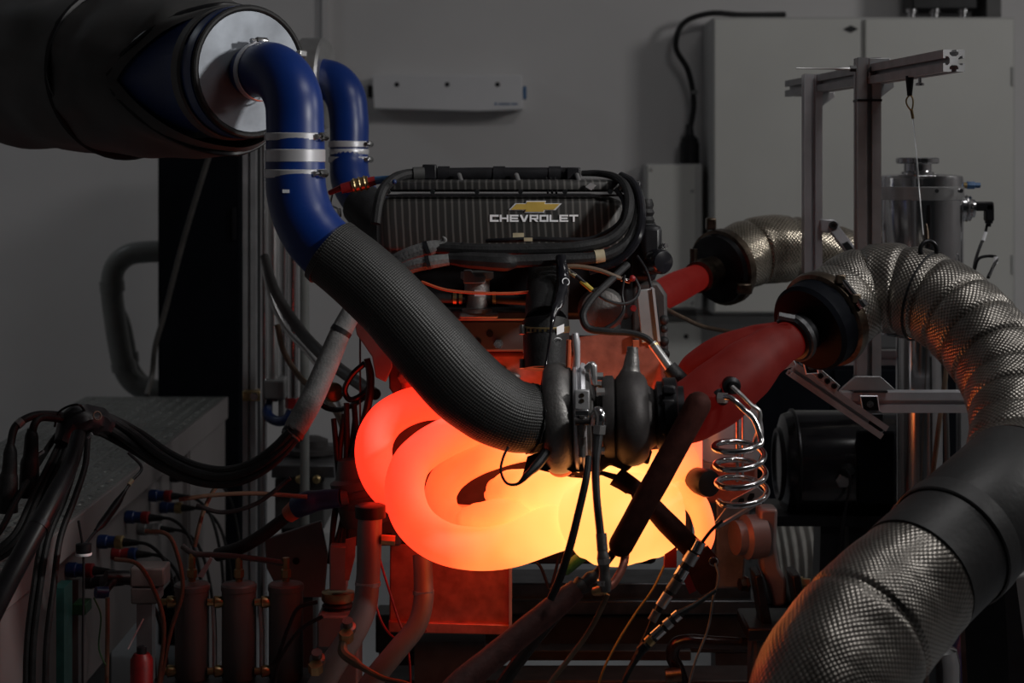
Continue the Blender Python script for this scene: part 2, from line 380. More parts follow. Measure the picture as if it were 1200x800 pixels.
t = Thing('wall_unit', 'long flat white box with three dark screws mounted on the back wall', 'box')
t.part('housing', MB().polypx([(436, 88), (612, 88), (613, 128), (560, 130), (438, 127)], 6.08, WB-6.08), 'white_plastic', bevel=.003)
for xx in (465, 524, 583): t.part('screw', MB().lathe(W(xx, 99, 6.08), (0, -1, 0), [(.0085, 0), (.0065, .003)], n=12), 'black')
t.part('end_cap', MB().boxpx(612.6, 101, 617, 116, 6.1, .05), 'blue_mark', bevel=.002)
t.part('bracket', MB().boxpx(431, 100, 435.6, 114, 6.1, .06), 'black')
lg = MB()
lg.lathe(W(581, 121.8, 6.08), (0, -1, 0), [(.0045, 0), (.0045, .001)], n=12)
xx = 584.5
for wdt in (2.2, 1.6, 2, 1.6, 2.2, 1.8, 2, 0, 2, 1.8, 1.6, 1.8):
    if wdt: lg.boxpx(xx, 120.6, xx+wdt*.72, 123, 6.079, .001)
    xx += wdt+.05 if wdt else 1.2
t.part('lettering', lg, 'blue_mark')
t.done()

# black cabinet, wall pipe, uprights on the left
t = Thing('black_cabinet', 'tall narrow matt black cabinet standing behind the tread-plate platform', 'cabinet')
zt = 1.62
x0 = W(185, 0, 5.1).x; x1 = W(284, 0, 5.1).x
t.part('body', MB().box(((x0+x1)/2, 5.3, zt/2), (x1-x0, .4, zt)), 'black_panel', bevel=.004)
t.part('door', MB().box(((x0+x1)/2, 5.093, zt/2), (x1-x0-.012, .012, zt-.02)), 'black_panel', bevel=.002)
t.part('handle', MB().box((x1-.02, 5.083, 1.2), (.01, .012, .09)), 'black')
t.done()
t = Thing('wall_pipe', 'grey plastic pipe with two elbows running out from behind the black cabinet', 'pipe')
D = 5.55
r1 = t.part('pipe', MB().tube([(215, 295, D, 13), (172, 295, D, 13), (150, 299, D, 13), (135, 313, D, 13), (131, 335, D, 13), (135, 375, D, 13), (144, 425, D, 13), (150, 440, D, 13), (162, 452, D, 13), (185, 458, D, 13), (215, 460, D, 13)], n=18, seg=6), 'gray_pipe')
for (xa, ya, xb, yb) in ((131, 329, 132, 342), (144, 424, 146, 434)): t.part('collar', MB().tube([(xa, ya, D, 14.6), (xb, yb, D, 14.6)], n=18), 'gray_pipe', r1)
t.done()
t = Thing('wall_pipe', 'thinner grey pipe tucked inside the bend of the elbowed wall pipe', 'pipe')
t.part('pipe', MB().tube([(133, 350, 5.62, 5), (146, 372, 5.66, 5), (153, 400, 5.7, 5), (158, 428, 5.7, 5), (172, 446, 5.7, 5), (200, 452, 5.7, 5)], n=12), 'gray_pipe')
t.part('collar', MB().tube([(156, 412, 5.7, 6.4), (157, 424, 5.7, 6.4)], n=12), 'gray_pipe')
t.done()
one('hanging_cable', 'thin grey cable slanting down across the black cabinet', 'cable', MB().tube([(246, 180, 4.95, 3.2), (238, 205, 4.95, 3.2), (214, 285, 4.98, 3.2), (192, 370, 5.0, 3.2), (182, 405, 5.0, 3.2), (178, 440, 5.02, 3.2), (172, 463, 4.97, 3.2)], n=8), 'gray_cable')
def post(px, D, w, y0, y1): 
    p = W(px, y0, D); q = Vector((p.x, p.y, 0)) if y1 is None else W(px, y1, D); return MB().tslot(q, p, S(w, D), (0, 1, 0))
t = Thing('rack_post', 'slotted aluminium upright standing beside the black cabinet', 'post')
t.part('profile', post(293, 4.1, 15, 150, None), 'alu_dull')
t.part('base_plate', MB().box((W(293, 0, 4.1).x, 4.1, .006), (.09, .09, .012)), 'dark_metal')
t.done()
TUB = [(309, 3.95, 4, 170, 870, 'steel', 'thin bright steel riser tube next to the slotted upright'),
       (320, 3.98, 6, 170, 470, 'steel_brushed', 'brushed steel riser tube reaching down to a grey manifold block'),
       (332, 4.02, 4.5, 175, 470, 'steel', 'polished steel riser tube with a red reflection beside the manifold block'),
       (343, 3.9, 6.5, 240, 480, 'steel', 'polished steel riser tube ending in a red fitting'),
       (357, 4.05, 5.5, 255, 880, 'gray_pipe', 'grey plastic riser tube among the steel tubes')]
for px, D, r, y0, y1, mt, lb in TUB:
    t = Thing('riser_tube', lb, 'tube', 'riser tubes beside the black cabinet')
    t.part('tube', MB().tubew([(W(px, y0, D), S(r, D)), (W(px, y1, D), S(r, D))], n=14), mt)
    t.part('union', MB().tubew([(W(px, y1-14, D), S(r*1.35, D)), (W(px, y1-2, D), S(r*1.35, D))], n=6), 'red' if px == 343 else 'dark_metal')
    t.done()
t = Thing('manifold_block', 'grey metal distribution block under the riser tubes', 'valve block')
b0 = t.part('block', MB().boxpx(309, 446, 334, 468, 3.93, .09), 'gray_paint', bevel=.004)
t.part('leg', MB().boxpx(326, 468, 333, 492, 3.95, .04), 'gray_paint', bevel=.002)
t.part('leg', MB().boxpx(310, 468, 317, 486, 3.95, .04), 'gray_paint', bevel=.002)
t.done()
one('blue_hose', 'short dark blue hose loop hanging below the distribution block', 'hose', MB().tube([(313, 470, 3.96, 6), (314, 486, 3.94, 6), (324, 493, 3.92, 6), (336, 491, 3.9, 6), (343, 478, 3.9, 6)], n=12), 'blue_plug')
t = Thing('rail_clamp', 'small brown clamp gripping the slotted upright', 'clamp')
t.part('jaw', MB().boxpx(284, 458, 306, 470, 4.06, .05), 'brass', bevel=.003)
t.part('bolt', MB().hexb(W(298, 464, 4.06), (0, -1, 0), .008, .01), 'steel')
t.done()
# small pumps / instruments behind, around (330-380, 510-600)
t = Thing('pump_unit', 'flat dark pump tray with round motor between the uprights and the engine', 'pump')
t.part('tray', MB().boxpx(322, 560, 380, 620, 4.2, .3), 'gray_dark', bevel=.004)
t.part('lid', MB().boxpx(318, 545, 392, 560, 4.15, .35), 'dark_metal', bevel=.003)
t.part('motor', MB().lathe(W(365, 545, 4.3), (0, 0, 1), [(.05, 0), (.05, .03), (.058, .03), (.058, .04), (.04, .045), (.04, .062), (.02, .07)], n=20), 'cast_dark')
t.part('motor', MB().lathe(W(340, 545, 4.3), (0, 0, 1), [(.03, 0), (.03, .03), (.035, .032), (.02, .05)], n=20), 'dark_metal')
for xx in (352, 372): t.part('terminal', MB().lathe(W(xx, 560, 4.14), (0, -1, 0), [(.008, 0), (.01, .02), (.006, .024)], n=8), 'brass')
t.part('stand', MB().box((W(352, 0, 4.35).x, 4.35, W(0, 620, 4.2).z/2), (.08, .1, W(0, 620, 4.2).z)), 'black_metal')
t.done()

# ------------------------------------------------------------------ insulated duct with blue cone and hose outlet
DC = W(292, 84, 2.8); ax = Vector((.66, -.75, 0)).normalized()     # disc centre and the way it faces
u = ax.cross(Vector((0, 0, 1))).normalized(); up = Vector((0, 0, 1))
t = Thing('insulated_duct', 'big cloth-wrapped air duct with blue end and round metal plate', 'duct')
R = S(74, 2.8)
t.part('blue_shell', MB().lathe(DC-ax*.5, ax, [(R*.8, 0), (R*1.03, .1), (R*1.03, .47), (R*1.06, .475), (R*1.06, .497)], n=48), 'blue_duct')
t.part('seal_ring', MB().lathe(DC-ax*.06, ax, [(R*1.055, 0), (R*1.085, .004), (R*1.085, .022), (R*1.055, .026)], n=48, cap=False), 'gray_dark')
e0 = t.part('end_plate', MB().lathe(DC-ax*.006, ax, [(R*.965, 0), (R*.965, .008), (R*.955, .011), (R*.45, .011)], n=48), 'galv')
t.part('rim', MB().torus(DC+ax*.003, ax, R*1.01, R*.05, n=48, m=10), 'black_rubber')
# cloth jacket: a sleeve whose front edge is cut to a point on the side facing the camera
def jacket(front, rad, back, rb, n=56, m=16, wrinkle=.006, seed=0, hug=False):
    mb = MB(); rings = []
    for i in range(m+1):
        ring = []
        for k in range(n):
            th = 2*PI*k/n; d = u*math.cos(th)+up*math.sin(th); f = i/m
            h = front(th)*(1-f)+back*f; r = rad*(1-f)+rb*f
            r += wrinkle*noise.noise(Vector((math.cos(th)*2.2+seed, math.sin(th)*2.2, h*9)))*2
            if hug and i < 2: r = R*1.085+(r-R*1.085)*(.1 if i == 0 else .65)
            ring.append(DC-ax*h+d*r-up*(.012-.07*h))
        rings.append(ring)
    return mb.loft(rings, cap=False)
def front(th):     # th=PI points to u negative = left/front side
    d = (th+.1+PI) % (2*PI)-PI
    g = max(0, 1-abs(d)/1.5)
    return .035+.19*g**1.15
c1 = t.part('jacket', jacket(front, R*1.25, .4, R*1.48, hug=True), 'insul')
t.part('piping', MB().tubew([(DC-ax*(front(2*PI*k/64)+.022)+(u*math.cos(2*PI*k/64)+up*math.sin(2*PI*k/64))*R*1.2-up*(.012-.07*front(2*PI*k/64)), .004) for k in range(65)], n=6, seg=1), 'black', c1)
t.part('jacket', jacket(lambda th: .385+.012*math.sin(3*th), R*1.47, .82, R*1.52, seed=4), 'insul')
t.part('drawstring', MB().torus(DC-ax*.388+up*.015, ax, R*1.48, .006, n=48, m=6), 'black')
t.part('jacket', jacket(lambda th: .8, R*1.5, 1.7, R*1.55, seed=9, wrinkle=.012), 'insul')
# toggle latch on the rim
t.part('latch', MB().box(DC+up*R*.32-u*R*.96+ax*.006, (.01, .018, .012), Matrix.Rotation(-.7, 3, 'Z')), 'steel_brushed', bevel=.003)
t.done()
# second duct behind, only its ring and cone show
DC2 = W(372, 98, 3.62); t = Thing('insulated_duct', 'blue air duct end with bare metal ring hidden behind the cloth-wrapped duct', 'duct')
a2 = Vector((1, -.14, 0)).normalized()
t.part('blue_shell', MB().lathe(DC2-a2*.5, a2, [(.09, 0), (.09, .43), (.085, .5)], n=40), 'blue_duct')
t.part('metal_ring', MB().lathe(DC2-a2*.03, a2, [(.09, 0), (.093, .003), (.093, .045), (.088, .05), (.06, .05)], n=40), 'steel_brushed')
t.done()
DPL = DC+ax*.005
# blue hose 1
def clamp_ring(t, cen, axis, r, w, mat='steel', screw=None):
    mat = 'alu'
    k = t.part('hose_clamp', MB().lathe(Vector(cen)-Vector(axis).normalized()*w/2, axis, [(r, 0), (r*1.03, .001), (r*1.03, w-.001), (r, w)], n=32, cap=False), mat)
    if screw is not None:
        a, uu, vv = basis(axis); d = Vector(screw).normalized(); d = (d-a*d.dot(a)).normalized()
        tn = a.cross(d)
        t.part('worm_screw', MB().lathe(Vector(cen)+d*r*1.05-tn*.013, tn, [(.005, 0), (.0065, .003), (.0065, .02), (.004, .022), (.004, .03)], n=10), 'steel', k)
t = Thing('intake_hose', 'thick blue silicone hose bending down from the round metal plate', 'hose')
p0 = W(292, 83, 2.79)+ax*.0
hp = [(W(296, 84, 2.79), S(31, 2.7)), (W(318, 83, 2.735), S(34, 2.7)), (W(334, 95, 2.70), S(34, 2.7)), (W(344, 118, 2.675), S(34, 2.68)), (W(346, 150, 2.665), S(34, 2.665)), (W(346, 200, 2.65), S(35, 2.65)), (W(348, 228, 2.64), S(35.5, 2.64)), (W(357, 257, 2.63), S(36, 2.63)), (W(372, 280, 2.62), S(37, 2.62)), (W(396, 303, 2.61), S(38, 2.61))]
h0 = t.part('hose', MB().tubew(hp, n=32, seg=8), 'blue_rubber')
for yy, w, sc in ((160, .012, (1, -.5, 0)), (203, .013, (1, -.6, 0))): clamp_ring(t, W(346, yy, 2.663 if yy < 180 else 2.649), (0, .02, -1), S(35.6, 2.65), w, 'steel', sc)
t.part('joint_band', MB().lathe(W(346, 190, 2.652), (0, 0, 1), [(S(34.5, 2.65), 0), (S(35.4, 2.65), .001), (S(35.4, 2.65), .018), (S(34.5, 2.65), .019)], n=32, cap=False), 'alu')
clamp_ring(t, W(305, 84, 2.768), ax, S(34.2, 2.75), .012, 'steel_brushed', (0, .0, 1))
t.part('print_mark', MB().polypx([(331, 222), (339, 222), (339, 226), (331, 226)], 2.594, .0015), 'silver_mark', h0)
t.done()
t = Thing('intake_hose', 'thinner-looking blue silicone hose bending down behind the thick one', 'hose')
t.part('hose', MB().tubew([(W(375, 92, 3.6), S(24, 3.6)), (W(392, 97, 3.58), S(24, 3.58)), (W(404, 112, 3.56), S(24, 3.56)), (W(409, 140, 3.55), S(23, 3.55)), (W(409, 190, 3.54), S(22.5, 3.54)), (W(411, 212, 3.52), S(23, 3.52)), (W(424, 235, 3.5), S(23, 3.5)), (W(446, 255, 3.46), S(23, 3.46))], n=26), 'blue_rubber')
for yy, sc in ((169, (1, -.3, 0)), (187, (1, -.3, 0))): clamp_ring(t, W(409, yy, 3.545), (0, 0, -1), S(23.6, 3.54), .012, 'steel', sc)
t.part('joint_band', MB().lathe(W(409, 181, 3.545), (0, 0, 1), [(S(23, 3.54), 0), (S(23.4, 3.54), .001), (S(23.4, 3.54), .01), (S(23, 3.54), .011)], n=26, cap=False), 'alu')
t.done()
one('rubber_elbow', 'black rubber elbow joining the far blue hose to the engine', 'hose', MB().tube([(425, 240, 3.49, 26), (440, 255, 3.45, 26), (462, 275, 3.4, 26), (490, 300, 3.3, 26)], n=20), 'black_rubber')
# braided hose to compressor
random.seed(3)
BH = [(388, 295, 2.61, 41), (420, 320, 2.6, 42), (455, 352, 2.59, 43), (486, 386, 2.585, 45), (514, 418, 2.58, 46.5), (542, 448, 2.58, 47), (572, 472, 2.58, 45), (602, 487, 2.585, 42), (640, 491, 2.6, 38)]
t = Thing('braided_hose', 'thick black braided sleeve hose running from the blue hose to the turbocharger', 'hose')
def crumple(d, th): return 1+.02*noise.noise(Vector((d*12, math.cos(th)*1.6, math.sin(th)*1.6)))
t.part('sleeve', MB().tube(BH, n=40, seg=9, rf=crumple), 'braid')
t.part('gathered_end', MB().tube([(622, 490, 2.59, 41), (632, 491, 2.595, 39), (645, 492, 2.6, 37)], n=40, seg=6, rf=lambda d, th: 1+.035*math.sin(13*th)+.03*noise.noise(Vector((d*160, 4*math.cos(th), 4*math.sin(th))))), 'black_rubber')
t.part('cuff', MB().tube([(385, 293, 2.612, 41.5), (391, 298, 2.61, 42.3)], n=40), 'braid')
t.done()

# ------------------------------------------------------------------ engine
EN = Thing('engine', 'black race engine with ribbed carbon intake box carrying a gold cross emblem', 'engine')
FD = 2.88     # front face of the intake box
def sring(xw, y0, y1, z0, z1, e=.28, n=36):
    out = []
    for k in range(n):
        a = 2*PI*k/n; c_, s_ = math.cos(a), math.sin(a)
        out.append(Vector((xw, (y0+y1)/2+(y1-y0)/2*math.copysign(abs(c_)**e, c_), (z0+z1)/2+(z1-z0)/2*math.copysign(abs(s_)**e, s_))))
    return out
def shell(xs, zt, zb, yf, yb, e=.28):     # xs: list of (px, shrink)
    rings = []
    for px, k in xs:
        zc = (zt+zb)/2; yc = (yf+yb)/2; h = (zt-zb)/2; w = (yb-yf)/2
        rings.append(sring(W(px, 0, FD).x, yc-(w-k), yc+(w-k), zc-(h-k*.8), zc+(h-k*.8), e))
    return MB().loft(rings)
zz = lambda py: W(0, py, FD).z
pl = EN.part('plenum', shell([(440, .03), (441, .018), (444, .008), (450, .002), (460, 0), (700, 0), (716, .003), (728, .01), (736, .02), (741, .033), (743, .05)], zz(229), zz(298), FD, FD+.34, .2), 'carbon')
ld = EN.part('plenum_lid', shell([(447, .02), (450, .012), (456, .007), (724, .007), (731, .012), (735, .022)], zz(206), zz(229.5), FD+.004, FD+.33, .35), 'carbon')
EN.part('seam_strip', MB().boxpx(447, 227.6, 733, 230.2, FD-.0006, .01), 'black', ld)
for xx in (455, 507, 559, 610, 662, 715): EN.part('bolt', MB().hexb(W(xx, 224.5, FD+.004), (0, -1, 0), .0036, .007), 'steel', ld)
EN.part('grey_tag', MB().polypx([(686, 219), (692, 214), (699, 217), (693, 223)], FD, .003), 'alu_dull', ld)
# CHEVROLET lettering
G = {'C': [(0, 0, 1, .27), (0, .73, 1, 1), (0, 0, .28, 1)], 'H': [(0, 0, .22, 1), (.78, 0, 1, 1), (.1, .39, .9, .61)],
     'E': [(0, 0, .22, 1), (0, 0, 1, .23), (0, .39, .92, .61), (0, .77, 1, 1)], 'O': [(0, 0, 1, .24), (0, .76, 1, 1), (0, 0, .22, 1), (.78, 0, 1, 1)],
     'L': [(0, 0, .22, 1), (0, 0, 1, .24)], 'T': [(0, .76, 1, 1), (.39, 0, .61, 1)], 'R': [(0, 0, .22, 1), (0, .77, 1, 1), (.78, .4, 1, 1), (0, .34, 1, .56)]}
yl = FD-.0015; px = 574.0; LW = 10.4
for ch in 'CHEVROLET':
    mb = MB()
    X = lambda a: px+a*LW
    Y = lambda b: 259.8-b*8.2
    def cell(q, dd):
        mb.extr([W(X(a), Y(b), yl-dd) for a, b in q], (0, .0022, 0))
    for i, r in enumerate(G.get(ch, [])):
        x_0, y_0, x_1, y_1 = r; cell([(x_0, y_0), (x_1, y_0), (x_1, y_1), (x_0, y_1)], i*.00012)
    if ch == 'V': cell([(0, 1), (.26, 1), (.5, .33), (.74, 1), (1, 1), (.64, 0), (.36, 0)], 0)
    if ch == 'R': cell([(.42, .38), (.72, .38), (1.02, 0), (.72, 0)], .0005)
    EN.part('letter', mb, 'white_mark', pl); px += LW+1.25
def bow(s_, y0, th):
    q = [(596, 246.2), (603.5, 238.2), (616, 238.2), (617, 235.2), (640, 235.2), (639, 238.2), (658.5, 238.2), (651, 246.2), (638.6, 246.2), (637.6, 249.2), (614.6, 249.2), (615.6, 246.2)]
    out = []
    for x, y in q:
        cx, cy = 627.2, 242.2; out.append(W(cx+(x-cx)*s_+(0), cy+(y-cy)*(1-(1-s_)*2.2), y0))
    return MB().extr(out, (0, th, 0))
eb = EN.part('emblem_border', bow(1, FD-.002, .003), 'silver_mark', pl)
EN.part('emblem', bow(.92, FD-.0032, .003), 'gold', pl)
# fuel rail on top
z0 = W(0, 203, 2.95).z
fr_ = EN.part('fuel_rail', MB().tube([(492, 205, 2.95, 8), (560, 204, 2.95, 8), (600, 204, 2.95, 8), (680, 204, 2.95, 8)], n=16, seg=1), 'black')
for xx in (520, 585, 650): EN.part('rail_boss', MB().tube([(xx-7, 204, 2.95, 9.4), (xx+7, 204, 2.95, 9.4)], n=16), 'black', fr_)
EN.part('rail_connector', MB().boxpx(495, 192.5, 511, 210, 2.93, .04), 'black', fr_, bevel=.002)
EN.part('rail_connector', MB().boxpx(664, 196, 680, 212, 2.93, .04), 'black', fr_, bevel=.002)
for xx in (538, 605, 676):
    EN.part('injector', MB().tube([(xx, 205, 2.93, 3), (xx+4, 216, 2.9, 2.6)], n=10), 'steel_brushed', fr_)
for xx in (640, 645, 650): EN.part('rail_strut', MB().tube([(xx, 208, 2.93, 1.4), (xx+2, 226, 2.89, 1.4)], n=8), 'black_metal')
# heads, block
EN.part('cylinder_head', MB().boxpx(455, 296, 742, 375, 2.95, .42), 'black_metal', bevel=.012)
EN.part('front_plate', MB().boxpx(486, 375, 640, 412, 2.86, .1), 'plate_grey', bevel=.004)
for xx, yy in ((548, 391), (574, 391), (536, 385), (560, 400)): EN.part('plate_hole', MB().lathe(W(xx, yy, 2.86), (0, -1, 0), [(.0055, 0), (.0055, .0015)], n=12), 'black')
EN.part('plate_bolt', MB().hexb(W(584, 403, 2.86), (0, -1, 0), .006, .009), 'steel')
EN.part('head_step', MB().boxpx(470, 364, 640, 376, 2.84, .12), 'dark_metal', bevel=.004)
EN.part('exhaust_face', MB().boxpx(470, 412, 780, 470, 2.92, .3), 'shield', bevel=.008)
EN.part('block', MB().boxpx(452, 470, 775, 640, 3.0, .36), 'cast_dark', bevel=.01)
EN.part('sump', MB().boxpx(500, 640, 770, 662, 3.02, .3), 'black_metal', bevel=.01)
EN.part('stud', MB().ball(W(600, 442, 2.915), .011, sc=(1.3, .6, .8)), 'cast')
for xx, yy in ((590, 433), (560, 446)): EN.part('stud', MB().hexb(W(xx, yy, 2.92), (0, -1, 0), .005, .01), 'steel')
# lattice casting seen under the compressor
for k in range(6): EN.part('rib', MB().bar(W(632+k*13, 556, 2.99), W(640+k*13, 592, 2.99), .006, .012, (0, 1, 0)), 'cast')
for k in range(2): EN.part('rib', MB().bar(W(630, 562+k*14, 2.99), W(712, 568+k*14, 2.99), .005, .012, (0, 1, 0)), 'cast')
# red-lit heat shield sheet
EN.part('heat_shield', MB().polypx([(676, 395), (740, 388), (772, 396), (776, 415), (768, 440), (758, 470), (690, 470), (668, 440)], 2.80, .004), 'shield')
EN.part('gear_cover', MB().loft([[W(705+28*math.cos(a)*s_, 362+26*math.sin(a)*s_, D) for a in [2*PI*k/24 for k in range(24)]] for s_, D in ((1, 2.93), (1, 2.86), (.85, 2.845), (.3, 2.84))]), 'cast')
hp_ = EN.part('bracket', MB().polypx([(746, 340), (764, 338), (771, 400), (752, 402)], 2.79, .006), 'alu_dull', bevel=.0015)
EN.part('bracket_edge', MB().polypx([(764, 338), (767, 338), (774, 400), (771, 400)], 2.785, .045), 'alu', hp_)
EN.part('bracket_bolt', MB().hexb(W(742, 361, 2.79), (0, -1, 0), .0045, .008), 'red')
EN.part('bracket_stud', MB().tube([(745, 392, 2.79, 4), (745, 407, 2.79, 4)], n=10), 'dark_metal')
# right-hand end: throttle motor, cam sensor
EN.part('end_housing', MB().boxpx(735, 258, 770, 330, 2.92, .2), 'black', bevel=.01)
EN.part('actuator', MB().boxpx(752, 264, 776, 322, 2.87, .1), 'black', bevel=.008)
EN.part('motor_cap', MB().lathe(W(768, 306, 2.86), (.5, -1, 0), [(.02, 0), (.02, .02), (.017, .026), (.006, .028)], n=20), 'black_gloss')
for yy in (288, 298): EN.part('bolt', MB().hexb(W(778, yy, 2.87), (.6, -1, 0), .0045, .006), 'steel')
EN.part('corrugated_boot', MB().lathe(W(757, 262, 2.9), (0, 0, 1), [(.012, 0), (.014, .006), (.011, .012), (.014, .018), (.011, .024), (.013, .03), (.01, .04)], n=16), 'black_rubber')
EN.part('black_plug', MB().boxpx(728, 211, 752, 226, 2.92, .04), 'black', bevel=.004)
# lower right castings between turbo and bell housing
EN.part('end_casting', MB().polypx([(772, 330), (782, 345), (785, 470), (812, 555), (812, 640), (740, 640), (740, 330)], 2.98, .3), 'cast_dark', bevel=.006)
for yy, r in ((375, 6), (385, 5), (400, 6), (415, 7)): EN.part('knuckle', MB().ball(W(778, yy, 2.95), S(r, 2.95)), 'black_rubber')
# left end bracket and flange
EN.part('end_bracket', MB().polypx([(412, 362), (430, 366), (458, 412), (460, 430), (452, 448), (440, 442), (436, 418), (418, 392)], 2.92, .008), 'gray_paint', bevel=.002)
EN.part('end_flange', MB().polypx([(455, 425), (500, 420), (500, 475), (470, 475), (456, 455)], 2.93, .05), 'cast_dark', bevel=.003)
EN.part('bolt', MB().hexb(W(474, 442, 2.93), (0, -1, 0), .009, .012), 'cast')
# regulator block with clip
rg = EN.part('regulator_body', MB().lathe(W(559, 366, 2.83), (0, 0, 1), [(.024, 0), (.024, .006), (.017, .008), (.017, .03), (.02, .032), (.02, .05), (.026, .054), (.026, .064), (.01, .066)], n=24), 'cast')
EN.part('regulator_cap', MB().polypx([(543, 317), (552, 317), (557, 324), (569, 324), (569, 332), (543, 332)], 2.8, .03), 'gray_paint', rg, bevel=.0015)
EN.part('regulator_clip', MB().boxpx(556, 340, 569, 347, 2.79, .01), 'alu', rg)
EN.part('regulator_flange', MB().boxpx(538, 367, 584, 373, 2.81, .06), 'cast', rg, bevel=.003)
EN.part('rail_pipe', MB().tube([(508, 349, 2.83, 6), (530, 349, 2.83, 6), (585, 350, 2.83, 6), (620, 352, 2.83, 6)], n=14, seg=1), 'black_rubber')
for xx in (531, 538, 577): EN.part('pipe_ring', MB().tube([(xx, 349, 2.83, 7.5), (xx+4, 349, 2.83, 7.5)], n=14), 'brass')
EN.done()
# charge hose from compressor up to the intake
t = Thing('charge_hose', 'short black silicone hose with banded clamps rising from the compressor', 'hose')
c0 = t.part('carbon_neck', MB().tube([(645, 312, 2.87, 25), (643, 330, 2.83, 25), (641, 355, 2.76, 25), (640, 378, 2.72, 25.5)], n=28), 'black_rubber')
hs = t.part('hose', MB().tube([(640, 376, 2.72, 27), (640, 400, 2.71, 27), (640, 432, 2.7, 26)], n=28, seg=3), 'black_rubber')
for yy in (385, 425):
    cl = t.part('band_clamp', MB().lathe(W(640, yy+4, 2.715), (0, 0, 1), [(S(27.2, 2.7), 0), (S(28, 2.7), .001), (S(28, 2.7), .009), (S(27.2, 2.7), .01)], n=28, cap=False), 'brass' if yy == 385 else 'cast')
    for k in range(9):
        a = PI+.5+k*.23; rr = S(28.1, 2.7); cc = W(640, yy, 2.715)
        t.part('slot', MB().box(cc+Vector((rr*math.cos(a), rr*math.sin(a), 0)), (.0018, .0035, .0045), Matrix.Rotation(a, 3, 'Z')), 'black', cl)
    t.part('clamp_screw', MB().lathe(W(612, yy+2, 2.7), (0, .3, 1), [(.0045, -.006), (.0045, .008)], n=8), 'cast', cl)
t.part('white_label', MB().lathe(W(640, 413, 2.712), (0, 0, 1), [(S(27.4, 2.7), .0), (S(27.4, 2.7), .001)], n=28, cap=False), 'white_mark', hs)
# round printed "S" mark on the hose
cS = W(651, 401, 2.668)
cc = W(640, 401, 2.712)
def onhose(a, z, r=27.35): return cc+Vector((S(r, 2.712)*math.sin(a), -S(r, 2.712)*math.cos(a), z))
mb = MB(); mb.extr([onhose(.5+.27*math.cos(q), .0105*math.sin(q)) for q in [2*PI*k/20 for k in range(20)]], (0, -.0006, 0)); t.part('printed_mark', mb, 'white_mark', hs)
sp = [(.5+.11*x, .0065*y) for x, y in ((1, .8), (0, 1), (-1, .6), (-.6, .15), (.6, -.15), (1, -.6), (0, -1), (-1, -.8))]
t.part('printed_mark', MB().tubew([(onhose(a, z, 28), .0011) for a, z in sp], n=5, seg=4), 'black', hs)
mb = MB(); mb.extr([onhose(a, z) for a, z in ((.45, .026), (.85, .03), (.85, .018), (.45, .014))], (0, -.0006, 0)); t.part('printed_mark', mb, 'white_mark', hs)
mb = MB(); mb.extr([onhose(a, z) for a, z in ((-.35, .006), (.1, .006), (.1, .001), (-.35, .001))], (0, -.0006, 0)); t.part('printed_mark', mb, 'gray_paint', hs)
t.done()
# wrapped sensor cable down the hose
t = Thing('wrapped_cable', 'shiny black taped cable running down the front of the charge hose', 'cable')
t.part('cable', MB().tube([(657, 300, 2.76, 6), (660, 330, 2.74, 8), (655, 352, 2.7, 7), (648, 372, 2.665, 3), (645, 392, 2.655, 1.6), (640, 425, 2.645, 1.5), (634, 455, 2.62, 1.5)], n=12, rf=lambda d, th: 1+.15*noise.noise(Vector((d*90, math.cos(th), math.sin(th))))), 'black_gloss')
t.part('white_ring', MB().torus(W(663, 330, 2.725), (0.3, -1, .3), .0055, .0008, n=16, m=6), 'white_mark')
t.done()

# ------------------------------------------------------------------ harnesses over the engine
def cable(name, label, pts, mat, group=None, extra=None, n=10, seg=7):
    t = Thing(name, label, 'cable', group); t.part('cable', MB().tube(pts, n=n, seg=seg), mat)
    for e in extra or []: t.part(*e)
    return t.done()
tie = lambda xa, ya, xb, yb, D, r: ('cable_tie', MB().tube([(xa, ya, D, r), (xb, yb, D, r)], n=14), 'black')
cable('wire_harness', 'upper grey fabric harness sleeve crossing in front of the intake box', [(425, 345, 2.84, 8), (448, 318, 2.83, 9), (475, 300, 2.81, 9), (502, 291, 2.8, 9), (518, 287, 2.8, 7)], 'gray_sleeve', None, [tie(499, 292, 503, 290.5, 2.8, 9.8), ('torn_end', MB().tube([(515, 288, 2.8, 7), (521, 281, 2.795, 3), (519, 277, 2.79, .8)], n=8), 'gray_sleeve')])
cable('wire_harness', 'lower grey fabric harness sleeve with red glow under the upper one', [(440, 348, 2.815, 7), (460, 325, 2.8, 8), (480, 313, 2.79, 8), (505, 307, 2.78, 8), (526, 304, 2.78, 7)], 'gray_sleeve', None, [tie(500, 308, 504, 307, 2.78, 8.8)])
cable('wire_harness', 'upper black cable loom bending up round the right end of the intake box', [(512, 290, 2.8, 7.5), (560, 292, 2.79, 7), (620, 292, 2.79, 7), (680, 289, 2.79, 7), (715, 280, 2.8, 7), (733, 262, 2.81, 6), (738, 238, 2.83, 6), (733, 218, 2.86, 5), (720, 207, 2.9, 4.5), (700, 203, 2.93, 4), (682, 203, 2.94, 3.5)], 'black_rubber', None, [tie(541, 291.5, 544, 291.5, 2.795, 8.4)])
cable('wire_harness', 'lower black cable loom with thick taped middle below the upper loom', [(525, 303, 2.785, 7), (555, 305, 2.775, 10), (592, 307, 2.77, 11), (605, 306, 2.775, 8), (650, 304, 2.78, 7.5), (710, 299, 2.79, 7), (736, 283, 2.8, 7), (747, 255, 2.82, 6), (746, 230, 2.86, 6), (738, 215, 2.9, 6)], 'black_rubber', None,
      [('label_sleeve', MB().tube([(697, 301, 2.788, 8), (708, 299.5, 2.79, 8)], n=14), 'beige')])
